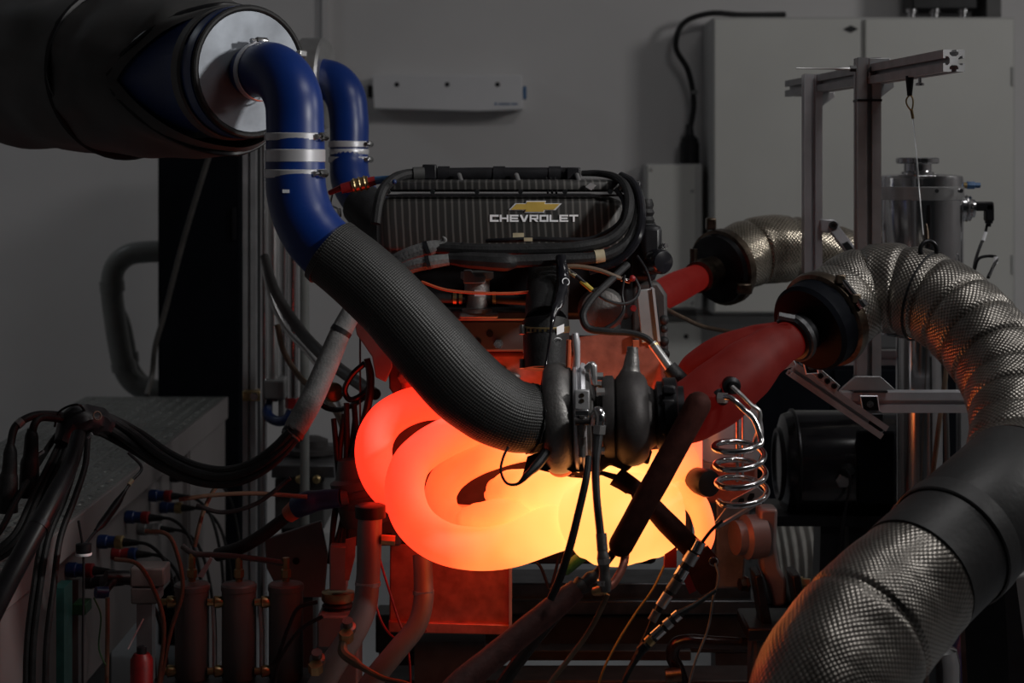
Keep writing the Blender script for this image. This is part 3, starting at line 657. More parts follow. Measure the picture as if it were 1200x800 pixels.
cable('wire_harness', 'thin black loom pair with pale tags resting against the intake box', [(570, 282, 2.85, 2.6), (600, 281, 2.83, 3), (630, 280, 2.83, 3), (665, 281, 2.83, 3), (695, 279, 2.83, 3), (725, 262, 2.83, 3), (734, 240, 2.85, 3)], 'black', None,
      [('label_tag', MB().boxpx(601, 273, 614, 279, 2.83, .006), 'beige'), ('label_tag', MB().boxpx(614, 278.5, 624, 282.5, 2.815, .006), 'beige')])
cable('wire_harness', 'outermost glossy black hose hooping round the right end of the intake box', [(690, 318, 2.79, 5), (725, 305, 2.79, 5), (746, 282, 2.79, 5), (752, 255, 2.81, 5), (750, 232, 2.84, 5), (742, 214, 2.88, 5), (728, 205, 2.92, 4)], 'black_gloss')
cable('wire_harness', 'inner glossy black wire hugging the rounded corner of the intake box', [(700, 288, 2.83, 3), (722, 276, 2.83, 3), (731, 255, 2.84, 3), (731, 236, 2.85, 3), (722, 222, 2.87, 3)], 'black_gloss')
cable('fuel_hose', 'black hose curving from the fuel rail down the left end of the intake box', [(497, 203, 2.94, 6), (480, 204, 2.93, 6.5), (463, 209, 2.9, 6.5), (449, 222, 2.87, 6.5), (443, 240, 2.85, 6), (440, 262, 2.84, 6)], 'black_rubber', None,
      [('collar', MB().tube([(484, 203.5, 2.932, 8), (497, 203, 2.935, 8)], n=14), 'gray_dark'), ('blue_tip', MB().ball(W(462, 213, 2.87), .004), 'blue_plug')])
t = Thing('quick_coupling', 'red and brass hose coupling crossing the far blue hose', 'coupling')
t.part('tail', MB().tube([(386, 226, 2.95, 3), (400, 220, 2.94, 4)], n=10), 'red')
t.part('sleeve', MB().tube([(400, 221, 2.94, 6), (414, 218, 2.94, 7)], n=14), 'red')
t.part('brass_body', MB().tube([(413, 218, 2.94, 8), (432, 213.5, 2.94, 8)], n=14), 'brass')
for k in (0, 1, 2): t.part('ring', MB().torus(W(416+k*6, 217.2-k*1.4, 2.94), W(432, 213.5, 2.94)-W(413, 218, 2.94), S(8, 2.94), S(1.3, 2.94), n=16, m=6), 'brass')
t.part('red_nut', MB().tube([(432, 213.5, 2.94, 6.5), (440, 211.5, 2.94, 6)], n=6), 'red')
t.part('blue_end', MB().tube([(440, 211.5, 2.94, 5), (460, 209, 2.92, 4)], n=10), 'blue_mark')
t.done()
cable('small_cable', 'thin steel wire with a small clip hanging by the far blue hose', [(390, 225, 2.96, 1.2), (388, 240, 2.96, 1.2), (396, 245, 2.96, 1.2), (398, 262, 2.96, 1.2), (397, 300, 2.96, 1.2)], 'steel', None, [('clip', MB().tube([(397, 244, 2.955, 2.4), (398, 254, 2.955, 2.4)], n=8), 'steel')])
cable('small_cable', 'orange-red wire tied across the regulator', [(494, 330, 2.79, 1.6), (520, 339, 2.78, 1.7), (556, 343, 2.775, 1.8), (600, 343.5, 2.77, 1.7), (628, 342, 2.76, 1.6), (637, 346, 2.75, 1.6)], 'orange_wire', None, [('end_stud', MB().lathe(W(638, 351, 2.75), (0, -.3, -1), [(.004, -.006), (.006, 0), (.006, .006), (.003, .01)], n=10), 'steel')])
cable('small_cable', 'tan cable arching below the black looms toward the bracket', [(655, 313, 2.77, 2.6), (675, 312, 2.77, 2.8), (700, 316, 2.77, 2.8), (722, 324, 2.77, 2.6), (738, 330, 2.78, 2)], 'tan_cable', None, [('ferrule', MB().tube([(728, 326.5, 2.775, 3), (738, 330, 2.78, 2.6)], n=10), 'steel'), ('red_cap', MB().ball(W(741, 326, 2.775), .005), 'red')])
cable('small_cable', 'thin black wire with a yellow sleeve dipping in front of the gear cover', [(663, 315, 2.76, 2.5), (675, 323, 2.755, 2.6), (697, 342, 2.75, 2), (712, 352, 2.75, 2), (730, 356, 2.76, 2), (744, 350, 2.77, 2), (749, 338, 2.78, 2), (744, 326, 2.79, 2)], 'black', None,
      [('yellow_sleeve', MB().tube([(681, 329, 2.754, 3), (694, 340, 2.75, 3)], n=10), 'yellow'), ('beige_sleeve', MB().tube([(664, 316, 2.76, 3), (675, 323.5, 2.755, 3)], n=10), 'beige')])
cable('small_cable', 'black hose looping in a C beside the gear cover and ending in a steel tip', [(735, 310, 2.8, 4.5), (712, 332, 2.76, 4.5), (692, 352, 2.74, 4.5), (683, 370, 2.73, 4.5), (689, 384, 2.725, 4.5), (710, 388, 2.72, 4.2), (738, 390, 2.72, 4), (757, 396, 2.715, 4), (766, 404, 2.71, 4)], 'black_rubber', None,
      [('steel_end', MB().tube([(764, 402, 2.71, 5.5), (787, 434, 2.7, 6)], n=14), 'steel_brushed'), ('grip', MB().tube([(784, 430, 2.7, 9), (800, 448, 2.695, 10)], n=14), 'black_rubber'), ('brass_band', MB().tube([(765, 403, 2.71, 6.2), (769, 409, 2.71, 6.2)], n=14), 'brass')])
cable('small_cable', 'thin black wire dropping from the tan cable past the bracket', [(732, 322, 2.77, 1.6), (729, 345, 2.765, 1.6), (731, 362, 2.76, 1.6), (722, 376, 2.755, 1.8), (708, 386, 2.75, 2.6)], 'black')
cable('small_cable', 'thin black wire hanging down the outer side of the actuator', [(747, 300, 2.85, 1.8), (758, 318, 2.83, 1.8), (764, 340, 2.82, 2), (770, 365, 2.83, 2), (773, 400, 2.84, 2)], 'black')
cable('small_cable', 'brown cable swinging from the engine end toward the far exhaust pipe', [(770, 356, 3.1, 2.6), (800, 372, 3.3, 2.6), (830, 384, 3.5, 2.6), (868, 389, 3.6, 2.6), (900, 384, 3.7, 2.6)], 'tan_cable')
one('pointed_sensor', 'small pale pointed probe standing up between the looms', 'sensor', MB().tube([(655.5, 325, 2.755, 2.4), (655.5, 309, 2.755, 2.2), (655.5, 303, 2.755, .8)], n=10, seg=1), 'beige')

# ------------------------------------------------------------------ turbocharger
t = Thing('turbocharger', 'grey cast turbocharger with shiny clamp ring between the braided hose and the red exhaust', 'turbocharger')
TD = 2.62; px2 = lambda n_: S(n_, TD)
axT = Vector((1, -.05, .03)).normalized(); o = W(637, 490, TD)
cv = []
R = px2(65)
for k in range(13):
    a = PI*k/12; cv.append((R-px2(13)+px2(13)*math.sin(a), px2(17.5)-px2(17.5)*math.cos(a)))
t.part('compressor_housing', MB().lathe(o, axT, [(px2(36), 0)]+cv+[(px2(45), px2(36))], n=64), 'cast')
t.part('compressor_inlet', MB().lathe(o-axT*px2(14), axT, [(px2(34), 0), (px2(36), px2(2)), (px2(36), px2(16))], n=40), 'cast_dark')
vb = t.part('clamp_ring', MB().lathe(o+axT*px2(35), axT, [(px2(56), 0), (px2(63), px2(2)), (px2(64), px2(5)), (px2(58), px2(7)), (px2(58), px2(9)), (px2(64), px2(11)), (px2(63), px2(15)), (px2(56), px2(17))], n=64, cap=False), 'alu')
t.part('back_plate', MB().lathe(o+axT*px2(50), axT, [(px2(30), 0), (px2(60), 0), (px2(60), px2(5)), (px2(30), px2(8))], n=64), 'cast')
cp = t.part('clamp_latch', MB().boxpx(673, 457, 691, 480, TD-S(66, TD), .012), 'alu_dull', vb, bevel=.002)
for yy in (463, 469.5): t.part('latch_hole', MB().lathe(W(682, yy, TD-S(66, TD)), (0, -1, 0), [(px2(2.6), 0), (px2(2.6), .0012)], n=12), 'stained', vb)
t.part('latch_band', MB().boxpx(673, 480, 691, 488, TD-S(67, TD), .014), 'steel', vb, bevel=.002)
t.part('tee_bolt', MB().tube([(682, 488, 2.535, 3), (682, 512, 2.535, 3), (682, 512, 2.535, 5), (682, 535, 2.535, 4.4)], n=12, seg=1), 'cast', vb)
t.part('trunnion', MB().tube([(674, 494, 2.535, 4), (690, 494, 2.535, 4)], n=10), 'cast_dark', vb)
t.part('center_housing', MB().lathe(o+axT*px2(55), axT, [(px2(40), 0), (px2(36), px2(6)), (px2(28), px2(8)), (px2(28), px2(22)), (px2(38), px2(24)), (px2(44), px2(30))], n=40), 'cast_dark')
for a in range(5):
    th = PI*(.75+a*.25); t.part('bolt', MB().hexb(o+axT*px2(60)+Vector((0, math.cos(th)*px2(48), -math.sin(th)*px2(48)))*1, (1, 0, 0), .006, .012), 'steel_brushed')
# turbine volute
tv = [(px2(44), px2(70))]
t.part('turbine_flange', MB().lathe(o, axT, [(px2(30), px2(68)), (px2(46), px2(70)), (px2(48), px2(74)), (px2(48), px2(82)), (px2(40), px2(86))], n=48), 'cast_dark')
vol = []
for k in range(11):
    a = PI*k/10; vol.append((px2(38)+px2(18)*math.sin(a), px2(103)-px2(20)*math.cos(a)))
t.part('turbine_housing', MB().lathe(o-Vector((0, 0, px2(2))), axT, vol+[(px2(34), px2(128)), (px2(30), px2(134))], n=56), 'cast_dark')
t.part('turbine_neck', MB().tube([(741, 406, 2.62, 6.5), (741, 412, 2.62, 7), (740, 428, 2.62, 9.5), (738, 445, 2.62, 15)], n=18, seg=4), 'cast')
t.part('neck_stud', MB().boxpx(742, 399, 749, 407, 2.615, .01), 'orange_wire')
t.part('outlet_flange', MB().lathe(o, axT, [(px2(30), px2(130)), (px2(40), px2(133)), (px2(40), px2(140)), (px2(34), px2(142)), (px2(34), px2(164))], n=40), 'black_metal')
ob = t.part('outlet_clamp', MB().lathe(o, axT, [(px2(40), px2(139)), (px2(44), px2(141)), (px2(44), px2(155)), (px2(40), px2(157))], n=40), 'black_metal')
for k in range(4): t.part('clamp_bead', MB().boxpx(776, 452+k*16, 792, 462+k*16, TD-px2(46), .012), 'black', ob, bevel=.003)
t.part('actuator_rod', MB().tube([(676, 436, 2.6, 4), (676, 414, 2.6, 4), (675, 400, 2.6, 5), (674, 390, 2.6, 3.5)], n=12, seg=1), 'alu')
t.part('hot_stud', MB().tube([(666, 430, 2.6, 3.2), (667, 398, 2.6, 3.2)], n=10), 'orange_wire')  # orange of the hot, lit stud is put into its colour
t.part('oil_fitting', MB().tube([(688, 432, 2.58, 5), (694, 428, 2.575, 5), (696, 440, 2.57, 4), (697, 450, 2.57, 3)], n=10), 'steel_brushed')
t.part('support_foot', MB().polypx([(705, 532), (765, 528), (760, 545), (748, 540), (735, 553), (715, 545), (700, 556)], 2.6, .03), 'cast_dark', bevel=.003)
t.part('torn_gasket', MB().extr([W(x, y, 2.58) for x, y in ((618, 535), (640, 527), (690, 540), (700, 552), (670, 553), (655, 545), (640, 552), (628, 548), (612, 558))], (0, .004, 0)), 'black_rubber')
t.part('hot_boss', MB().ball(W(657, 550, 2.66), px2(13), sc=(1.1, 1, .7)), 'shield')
t.done()
cable('oil_line', 'grey braided oil line with steel elbow dropping from the turbocharger centre', [(697, 488, 2.525, 5), (702, 482, 2.52, 6), (703, 497, 2.515, 6), (701, 510, 2.51, 6), (698, 545, 2.5, 5), (699, 580, 2.49, 4.6), (703, 620, 2.48, 4.8), (706, 650, 2.47, 4.6)], 'dark_metal', None,
      [('elbow', MB().tube([(695, 496, 2.53, 5), (697, 486, 2.52, 6), (701, 482, 2.515, 6.4), (704, 488, 2.51, 6.4), (703, 500, 2.51, 6)], n=14), 'steel'), ('nut', MB().tube([(703, 498, 2.51, 8), (702, 508, 2.51, 8)], n=6), 'steel_brushed'),
       ('collar', MB().tube([(704.5, 625, 2.478, 6.5), (706, 645, 2.472, 6.5)], n=12), 'cast')])
cable('drain_line', 'dark rubber line hanging from the clamp latch down past the hot collector', [(690, 535, 2.5, 4), (687, 560, 2.48, 4.4), (678, 600, 2.47, 4.6), (668, 640, 2.46, 4.8), (655, 680, 2.46, 4.8), (645, 702, 2.46, 4.6)], 'black_rubber')
cable('small_cable', 'looped black wire with a split plug in front of the glowing pipes', [(596, 523, 2.52, 1.6), (590, 535, 2.515, 1.6), (587, 552, 2.51, 1.6), (594, 566, 2.51, 1.6), (606, 567, 2.51, 1.8), (618, 556, 2.515, 4), (630, 544, 2.53, 6), (640, 530, 2.55, 6)], 'black')

# ------------------------------------------------------------------ glowing manifold
t = Thing('exhaust_manifold', 'glowing orange-hot exhaust manifold of looped pipes under the engine', 'manifold')
G2 = dict(n=32, seg=9)
t.part('runner', MB().tube([(600, 490, 2.95, 21), (560, 476, 2.9, 21), (525, 471, 2.88, 21), (497, 472, 2.86, 21), (473, 479, 2.85, 21.5), (452, 493, 2.845, 22), (440, 513, 2.84, 22), (438, 535, 2.84, 22), (446, 560, 2.84, 22), (466, 582, 2.85, 22), (500, 604, 2.86, 20), (560, 612, 2.85, 20), (640, 596, 2.76, 24)], **G2), 'glow')
t.part('runner', MB().tube([(620, 505, 2.92, 22), (580, 497, 2.84, 22.5), (545, 503, 2.79, 23), (514, 517, 2.76, 23), (497, 528, 2.745, 23), (481, 545, 2.73, 23), (474, 575, 2.715, 23.5), (485, 610, 2.7, 24), (515, 634, 2.695, 24.5), (558, 643, 2.69, 25), (600, 638, 2.68, 26), (640, 622, 2.66, 28), (690, 605, 2.65, 30)], **G2), 'glow')
t.part('runner', MB().tube([(660, 515, 2.9, 21), (610, 520, 2.83, 21), (580, 528, 2.81, 21), (556, 538, 2.8, 20), (537, 549, 2.795, 20), (522, 564, 2.79, 20), (516, 584, 2.79, 19), (524, 604, 2.79, 18), (550, 616, 2.79, 18), (600, 615, 2.77, 20), (650, 610, 2.72, 22)], **G2), 'glow')
t.part('runner', MB().tube([(536, 609, 2.765, 8), (546, 608, 2.76, 14), (560, 607, 2.755, 18), (585, 606, 2.745, 22), (620, 608, 2.72, 25), (660, 606, 2.68, 26)], **G2), 'glow')
t.part('merge_cone', MB().tube([(572, 582, 2.82, 7), (583, 577, 2.81, 17), (600, 574, 2.79, 24), (625, 580, 2.75, 30), (655, 592, 2.7, 35), (690, 602, 2.66, 40)], **G2), 'glow')
t.part('collector', MB().tube([(668, 604, 2.64, 22), (674, 604, 2.635, 36), (686, 605, 2.63, 48), (702, 606, 2.63, 55), (722, 607, 2.63, 56), (745, 606, 2.64, 52), (765, 606, 2.65, 47), (785, 606, 2.66, 41)], n=40, seg=6), 'glow')
t.part('wastegate_stub', MB().lathe(W(745, 596, 2.592), (.35, -1, .1), [(.03, -.03), (.03, .012), (.026, .016), (.01, .016)], n=28), 'glow')
t.part('cross_pipe', MB().tube([(706, 565, 2.7, 24), (740, 555, 2.74, 24), (775, 550, 2.78, 24), (810, 545, 2.8, 24)], **G2), 'glow')
t.part('runner', MB().tube([(804, 470, 2.84, 19), (804, 500, 2.83, 19), (804, 560, 2.82, 19)], n=28, seg=4), 'glow')
t.part('runner', MB().tube([(770, 576, 2.78, 15), (796, 577, 2.77, 15), (814, 588, 2.765, 14), (823, 606, 2.76, 13), (826, 626, 2.755, 12), (820, 646, 2.75, 11)], **G2), 'glow')
t.part('flange_gap', MB().lathe(W(804, 564, 2.82), (0, 0, 1), [(S(20, 2.82), -.006), (S(20, 2.82), .002)], n=28), 'wrap')
t.done()
one('black_plug', 'round black plug beside the hot pipe under the steel coil', 'plug', MB().lathe(W(829, 566, 2.74), (.5, -1, 0), [(.012, -.05), (.02, -.03), (.022, 0), (.02, .006), (.01, .008)], n=20), 'black')
# dark heat-wrapped tubes crossing in front of the collector
t = Thing('wrapped_pipe', 'long dark heat-wrapped rod slanting in front of the glowing collector', 'rod')
t.part('sleeve', MB().tube([(818, 474, 2.545, 15.5), (800, 508, 2.54, 15), (770, 562, 2.53, 15), (728, 638, 2.52, 14.5)], n=24, seg=3, cap='round', rf=lambda d, th: 1+.04*noise.noise(Vector((d*40, math.cos(th), math.sin(th))))), 'wrap')
t.part('tail', MB().tube([(728, 634, 2.52, 5), (712, 656, 2.52, 5), (698, 672, 2.52, 4.5)], n=12), 'black_rubber')
t.done()
t = Thing('wrapped_pipe', 'shorter dark heat-wrapped rod crossing behind the long one', 'rod')
t.part('sleeve', MB().tube([(722, 560, 2.6, 14), (745, 578, 2.59, 14), (775, 606, 2.585, 13), (812, 643, 2.58, 13)], n=20, seg=3, rf=lambda d, th: 1+.04*noise.noise(Vector((d*40, math.cos(th), math.sin(th)+5)))), 'wrap')
t.part('tail', MB().tube([(700, 555, 2.62, 5), (725, 562, 2.6, 6)], n=12), 'black_rubber')
t.part('red_strap', MB().boxpx(779, 640, 793, 665, 2.62, .02), 'red')
t.part('red_strap', MB().polypx([(798, 672), (806, 668), (816, 692), (808, 696)], 2.6, .01), 'red')
t.done()
t = Thing('heat_mat', 'dark stiff heat mat hanging behind the silver probes', 'mat')
t.part('mat', MB().polypx([(800, 652), (830, 640), (842, 655), (838, 690), (822, 697), (806, 680)], 2.64, .008), 'wrap')
t.part('eyelet', MB().torus(W(836, 658, 2.637), (0, 1, 0), .006, .0015, n=16, m=6), 'steel')
t.done()

# ------------------------------------------------------------------ downpipes, adapters, foil hoses
t = Thing('downpipe', 'dull red-hot exhaust downpipe rising from the turbocharger to the black adapter', 'pipe')
dp = t.part('pipe', MB().tube([(788, 490, 2.63, 34), (812, 480, 2.635, 37), (840, 462, 2.645, 39), (870, 437, 2.66, 36), (900, 412, 2.69, 28), (922, 400, 2.71, 23), (940, 392, 2.73, 21)], n=36, seg=7), 'hot_pipe')
t.part('wastegate_pipe', MB().tube([(800, 452, 2.76, 16), (818, 432, 2.75, 21), (845, 415, 2.74, 22), (880, 402, 2.73, 20), (915, 394, 2.73, 18)], n=28), 'hot_pipe')
for xx, yy in ((843, 465), (856, 452)):
    bs = t.part('sensor_boss', MB().lathe(W(xx, yy, 2.605), (.25, -1, -.1), [(.014, -.02), (.014, .006), (.009, .008), (.009, .016)], n=16), 'black_metal', dp)
t.done()
AO = W(928, 398, 2.71); AA = (W(1004, 350, 2.81)-AO).normalized()
t = Thing('exhaust_adapter', 'round black exhaust adapter with bronze clamp joining red pipe and foil hose', 'adapter')
ps = lambda n_: S(n_, 2.75)
t.part('neck', MB().lathe(AO, AA, [(ps(25), 0), (ps(27), ps(2)), (ps(27), ps(10)), (ps(23), ps(12)), (ps(23), ps(28))], n=36), 'black_metal')
nb = t.part('neck_clamp', MB().lathe(AO+AA*ps(2), AA, [(ps(27), 0), (ps(29), ps(1)), (ps(29), ps(7)), (ps(27), ps(8))], n=36, cap=False), 'dark_metal')
t.part('clamp_bolt', MB().lathe(W(920, 371, 2.69), (1, 0, -.2), [(.006, -.01), (.006, .014)], n=6), 'dark_metal', nb)
t.part('cap', MB().lathe(AO+AA*ps(26), AA, [(ps(24), 0), (ps(49), ps(3)), (ps(53), ps(8)), (ps(53), ps(30))], n=48), 'black_panel')
vb2 = t.part('band_clamp', MB().lathe(AO+AA*ps(55), AA, [(ps(52), 0), (ps(58), ps(2)), (ps(59), ps(8)), (ps(58), ps(14)), (ps(52), ps(16))], n=48, cap=False), 'stained')
aa, uu, vv = basis(AA)
dd = Vector((.35, -.75, .5)); dd = (dd-aa*dd.dot(aa)).normalized(); tn = aa.cross(dd)
t.part('clamp_bolt', MB().lathe(AO+AA*ps(63)+dd*ps(62)-tn*ps(26), tn, [(.0045, 0), (.0045, ps(38)), (.009, ps(38)), (.009, ps(46))], n=10), 'steel', vb2)
t.part('clamp_lug', MB().box(AO+AA*ps(63)+dd*ps(60)-tn*ps(22), (.014, .014, .014)), 'stained', vb2, bevel=.002)
t.part('clamp_lug', MB().box(AO+AA*ps(63)+dd*ps(60)+tn*ps(6), (.014, .014, .014)), 'stained', vb2, bevel=.002)
t.done()
def foilr(period, seed, amp=.018):
    def f(d, th):
        x = (d/period) % 1
        pinch = -.07*math.exp(-((min(x, 1-x))*period/.0045)**2)
        return 1+pinch+amp*noise.noise(Vector((d*11+seed, math.cos(th)*1.5, math.sin(th)*1.5)))+.012*noise.noise(Vector((d*60+seed, math.cos(th)*6, math.sin(th)*6)))
    return f
fo = AO+AA*ps(66)
t = Thing('foil_hose', 'wide foil-wrapped exhaust hose arching from the black adapter over to the right', 'hose')
pts = [(fo, ps(53)), (W(1012, 342, 2.815), S(52, 2.8))]+[(W(a, b, D), S(r, D)) for a, b, D, r in ((1050, 338, 2.8, 53), (1100, 353, 2.76, 53), (1145, 390, 2.7, 55), (1180, 440, 2.63, 57), (1196, 495, 2.55, 59), (1190, 545, 2.48, 61), (1172, 585, 2.43, 62))]
t.part('foil', MB().tubew(pts, n=64, seg=14, rf=foilr(.052, 1)), 'foil')
t.part('tie_wire', MB().torus(W(1084, 347, 2.775), W(1100, 353, 2.76)-W(1060, 339, 2.795), S(54, 2.78), .0018, n=40, m=6), 'black')
t.done()
t = Thing('hose_coupler', 'dark grey round sleeve coupling the two foil hoses', 'coupler')
CO = W(1200, 560, 2.44); CA = (W(1073, 678, 2.25)-CO).normalized(); cs = lambda n_: S(n_, 2.33); LL = (W(1073, 678, 2.25)-CO).length
t.part('sleeve', MB().lathe(CO, CA, [(cs(70), 0), (cs(75), .01), (cs(76), LL*.62), (cs(74), LL*.64), (cs(74), LL)], n=56), 'coupler')
t.part('band', MB().lathe(CO+CA*LL*.6, CA, [(cs(76), 0), (cs(78), .002), (cs(78), .03), (cs(76), .032)], n=56, cap=False), 'coupler')
t.part('band_lug', MB().box(W(1058, 604, 2.3), (.03, .02, .016), Matrix.Rotation(.6, 3, 'Y')), 'stained', bevel=.003)
t.part('foil_end', MB().lathe(CO-CA*.035, CA, [(cs(64), 0), (cs(70), .006), (cs(69), .02), (cs(72), .036)], n=56), 'foil')
t.done()
t = Thing('foil_hose', 'larger foil-wrapped exhaust hose bending down to the floor below the coupler', 'hose')
LH = [(1088, 664, 2.27, 70), (1072, 680, 2.25, 76), (1040, 712, 2.22, 81), (1005, 752, 2.18, 85), (972, 805, 2.14, 89), (955, 870, 2.1, 90), (950, 960, 2.07, 90)]
zl = W(0, 960, 2.07).z
lp = [(W(a, b, D), S(r, D)) for a, b, D, r in LH]; e = lp[-1][0]; lp += [(Vector((e.x, e.y, .12)), .089), (Vector((e.x, e.y, .0)), .089)]
t.part('foil', MB().tubew(lp, n=72, seg=14, rf=foilr(.14, 6, .02)), 'foil')
q = W(1066, 712, 2.139)
t.part('stamp', MB().tubew([(W(1060+12*x, 708+9*y-4*x, 2.138), .0008) for x, y in ((0, 0), (1, 0), (1, 1), (0, 1), (0, 0))], n=4, seg=1), 'stained')
t.done()
# far bank: red pipe and foil hose
t = Thing('downpipe', 'far red-hot exhaust pipe behind the engine end', 'pipe')
t.part('pipe', MB().tube([(740, 372, 3.3, 17), (765, 352, 3.42, 18), (790, 338, 3.52, 18.5), (822, 323, 3.62, 15.5)], n=28), 'hot_pipe_far')
t.part('collar', MB().tube([(818, 325, 3.6, 19), (826, 321, 3.63, 19)], n=24), 'stained')
t.part('collar_bolt', MB().lathe(W(813, 306, 3.58), (0, 0, 1), [(.008, 0), (.008, .025)], n=8), 'stained')
t.done()
BO = W(828, 320, 3.63); BA = (W(905, 292, 3.78)-BO).normalized(); pq = lambda n_: S(n_, 3.68)
t = Thing('exhaust_adapter', 'far rusty black exhaust adapter with stepped clamps', 'adapter')
t.part('neck', MB().lathe(BO-BA*.01, BA, [(pq(17), 0), (pq(17), pq(24))], n=28), 'stained')
t.part('cap', MB().lathe(BO+BA*pq(14), BA, [(pq(17), 0), (pq(40), pq(4)), (pq(42), pq(14))], n=36), 'black_metal')
t.part('band_clamp', MB().lathe(BO+BA*pq(24), BA, [(pq(40), 0), (pq(45), pq(2)), (pq(45), pq(12)), (pq(40), pq(15))], n=36), 'stained')
t.part('clamp_lug', MB().box(W(872, 338, 3.6), (.03, .03, .022)), 'stained', bevel=.004)
t.part('clamp_lug', MB().box(W(833, 262, 3.66), (.02, .03, .025)), 'stained', bevel=.004)
t.done()
t = Thing('foil_hose', 'crinkled bright foil-wrapped exhaust hose passing behind the slotted post', 'hose')
t.part('foil', MB().tubew([(BO+BA*pq(32), pq(36))]+[(W(a, b, D), S(r, D)) for a, b, D, r in ((880, 296, 3.72, 39), (905, 292, 3.74, 40.5), (940, 293, 3.76, 38), (975, 300, 3.78, 37), (1010, 315, 3.8, 37), (1045, 345, 3.8, 37))], n=56, seg=12, rf=foilr(.09, 12, .05)), 'foil_far')
t.done()

# ------------------------------------------------------------------ aluminium frame on the right
bolt = lambda c, a=(0, -1, 0), r=.005, h=.006: MB().lathe(c, a, [(r, 0), (r, h), (r*.55, h), (r*.55, h*.4)], n=12)
P2 = W(1016.5, 68, 3.2); wp2 = S(27, 3.2)
t = Thing('frame_post', 'thick slotted aluminium post carrying the top beam', 'post')
t.part('profile', MB().tslot(W(1016.5, 457.5, 3.2), P2, wp2, (0, 1, 0)), 'alu_dull')
for yy in (118, 441): t.part('cable_tie', MB().box(W(1016.5, yy, 3.2), (wp2*1.06, wp2*1.06, .004)), 'black')
t.part('foot_plate', MB().box(W(1016.5, 456.5, 3.2), (.06, .06, .004)), 'dark_metal')
t.done()
P1 = W(951.5, 87, 3.58); wp1 = S(21, 3.58)
t = Thing('frame_post', 'slimmer slotted aluminium post in front of the crinkled foil hose', 'post')
t.part('profile', MB().tslot(W(951.5, 410, 3.58), P1, wp1, (0, 1, 0)), 'alu')
t.part('foot_plate', MB().box(W(951.5, 409, 3.58), (.05, .05, .006)), 'dark_metal')
t.done()
t = Thing('top_beam', 'slotted aluminium beam slung across the tops of the two posts', 'beam')
bA = W(1118, 71, 2.75); bB = W(929, 104, 3.85)
t.part('profile', MB().tslot(bA, bB, .034), 'alu_dull')
t.part('end_plate', MB().boxpx(1019, 68, 1043, 92, 3.165, .012), 'alu_dull', bevel=.001)
t.part('bolt', bolt(W(1021, 82, 3.165), r=.006), 'dark_metal')
t.part('corner_bracket', MB().polypx([(1031, 98), (1048, 96), (1048, 102), (1031, 115)], 3.2, .03), 'alu_dull', bevel=.001)
t.part('corner_bracket', MB().polypx([(963, 108), (978, 108), (978, 114), (964, 124)], 3.6, .03), 'alu_dull', bevel=.001)
t.done()
t = Thing('probe_rod', 'thin steel probe rod sticking out sideways from the thick post', 'rod')
t.part('rod', MB().tube([(933, 80, 3.17, .9), (978, 80.5, 3.17, 1.1), (980, 80.5, 3.17, 1.8), (997, 80.5, 3.17, 2.2)], n=8, seg=1), 'steel_brushed')
t.part('nut', MB().tube([(996, 80.5, 3.17, 4), (1003, 80.5, 3.17, 4)], n=6), 'black')
t.done()
t = Thing('suspension_wire', 'thin wire with looped end hanging from a hook on the top beam', 'wire')
t.part('hook_body', MB().tube([(1066, 89, 2.94, 5), (1066, 96, 2.94, 4.6), (1066, 112, 2.94, 3)], n=12, seg=1), 'black_metal')
t.part('loop', MB().tube([(1066, 111, 2.94, 1), (1062, 117, 2.94, 1), (1063, 123, 2.94, 1), (1068, 129, 2.94, 1), (1070, 121, 2.94, 1), (1069, 114, 2.94, 1), (1066, 111, 2.94, 1)], n=6), 'brass')
t.part('crimp', MB().tube([(1068, 128, 2.94, 1.8), (1070, 139, 2.94, 1.8)], n=8), 'brass')
t.part('wire', MB().tube([(1070, 138, 2.94, .9), (1074, 180, 2.9, .9), (1078, 230, 2.86, .9), (1082, 275, 2.8, .9)], n=6), 'steel_brushed')
t.part('thumb_screw', MB().lathe(W(1078, 91, 2.9), (0, 0, -1), [(.003, 0), (.003, .008), (.007, .009), (.007, .013)], n=10), 'steel')
t.done()
t = Thing('eye_ring', 'black iron ring standing on top of the arching foil hose', 'ring')
t.part('ring', MB().torus(W(1088, 293, 2.755), (.25, -1, 0), S(10.5, 2.755), S(2.6, 2.755), n=30, m=10), 'black_metal')
t.part('shank', MB().tube([(1085, 262, 2.76, 1.6), (1086, 270, 2.76, 2.6), (1087, 284, 2.757, 2.6)], n=10, seg=1), 'stained')
t.done()
t = Thing('hinge_arm', 'grey jointed arm clipped between the slim post and the hose', 'bracket')
t.part('plate', MB().polypx([(962, 257), (977, 257), (983, 261), (984, 267), (978, 272), (970, 273), (962, 271)], 3.55, .02), 'alu', bevel=.002)
t.part('pivot', bolt(W(976, 264, 3.55), r=.0085, h=.008), 'dark_metal')
t.part('arm', MB().bar(W(977, 268, 3.56), W(1006, 305, 3.5), .02, .022, (0, 1, 0)), 'alu', bevel=.002)
t.part('arm_slot', MB().bar(W(983, 276, 3.545), W(1002, 300, 3.487), .012, .006, (0, 1, 0)), 'black')
t.done()
t = Thing('frame_rail', 'slotted aluminium crossbar bolted to the foot of the thick post', 'beam')
t.part('profile', MB().tslot(W(985, 470, 3.2), W(1165, 470, 3.2), S(24, 3.2), (0, 1, 0)), 'alu')
q = W(1168, 458, 3.2); t.part('leg', MB().tslot(Vector((q.x, 3.2, 0)), q, .04, (0, 1, 0)), 'alu_dull')
t.part('gusset', MB().polypx([(985, 457), (1003, 441), (1032, 441), (1050, 457)], 3.13, .012), 'alu_dull', bevel=.001)
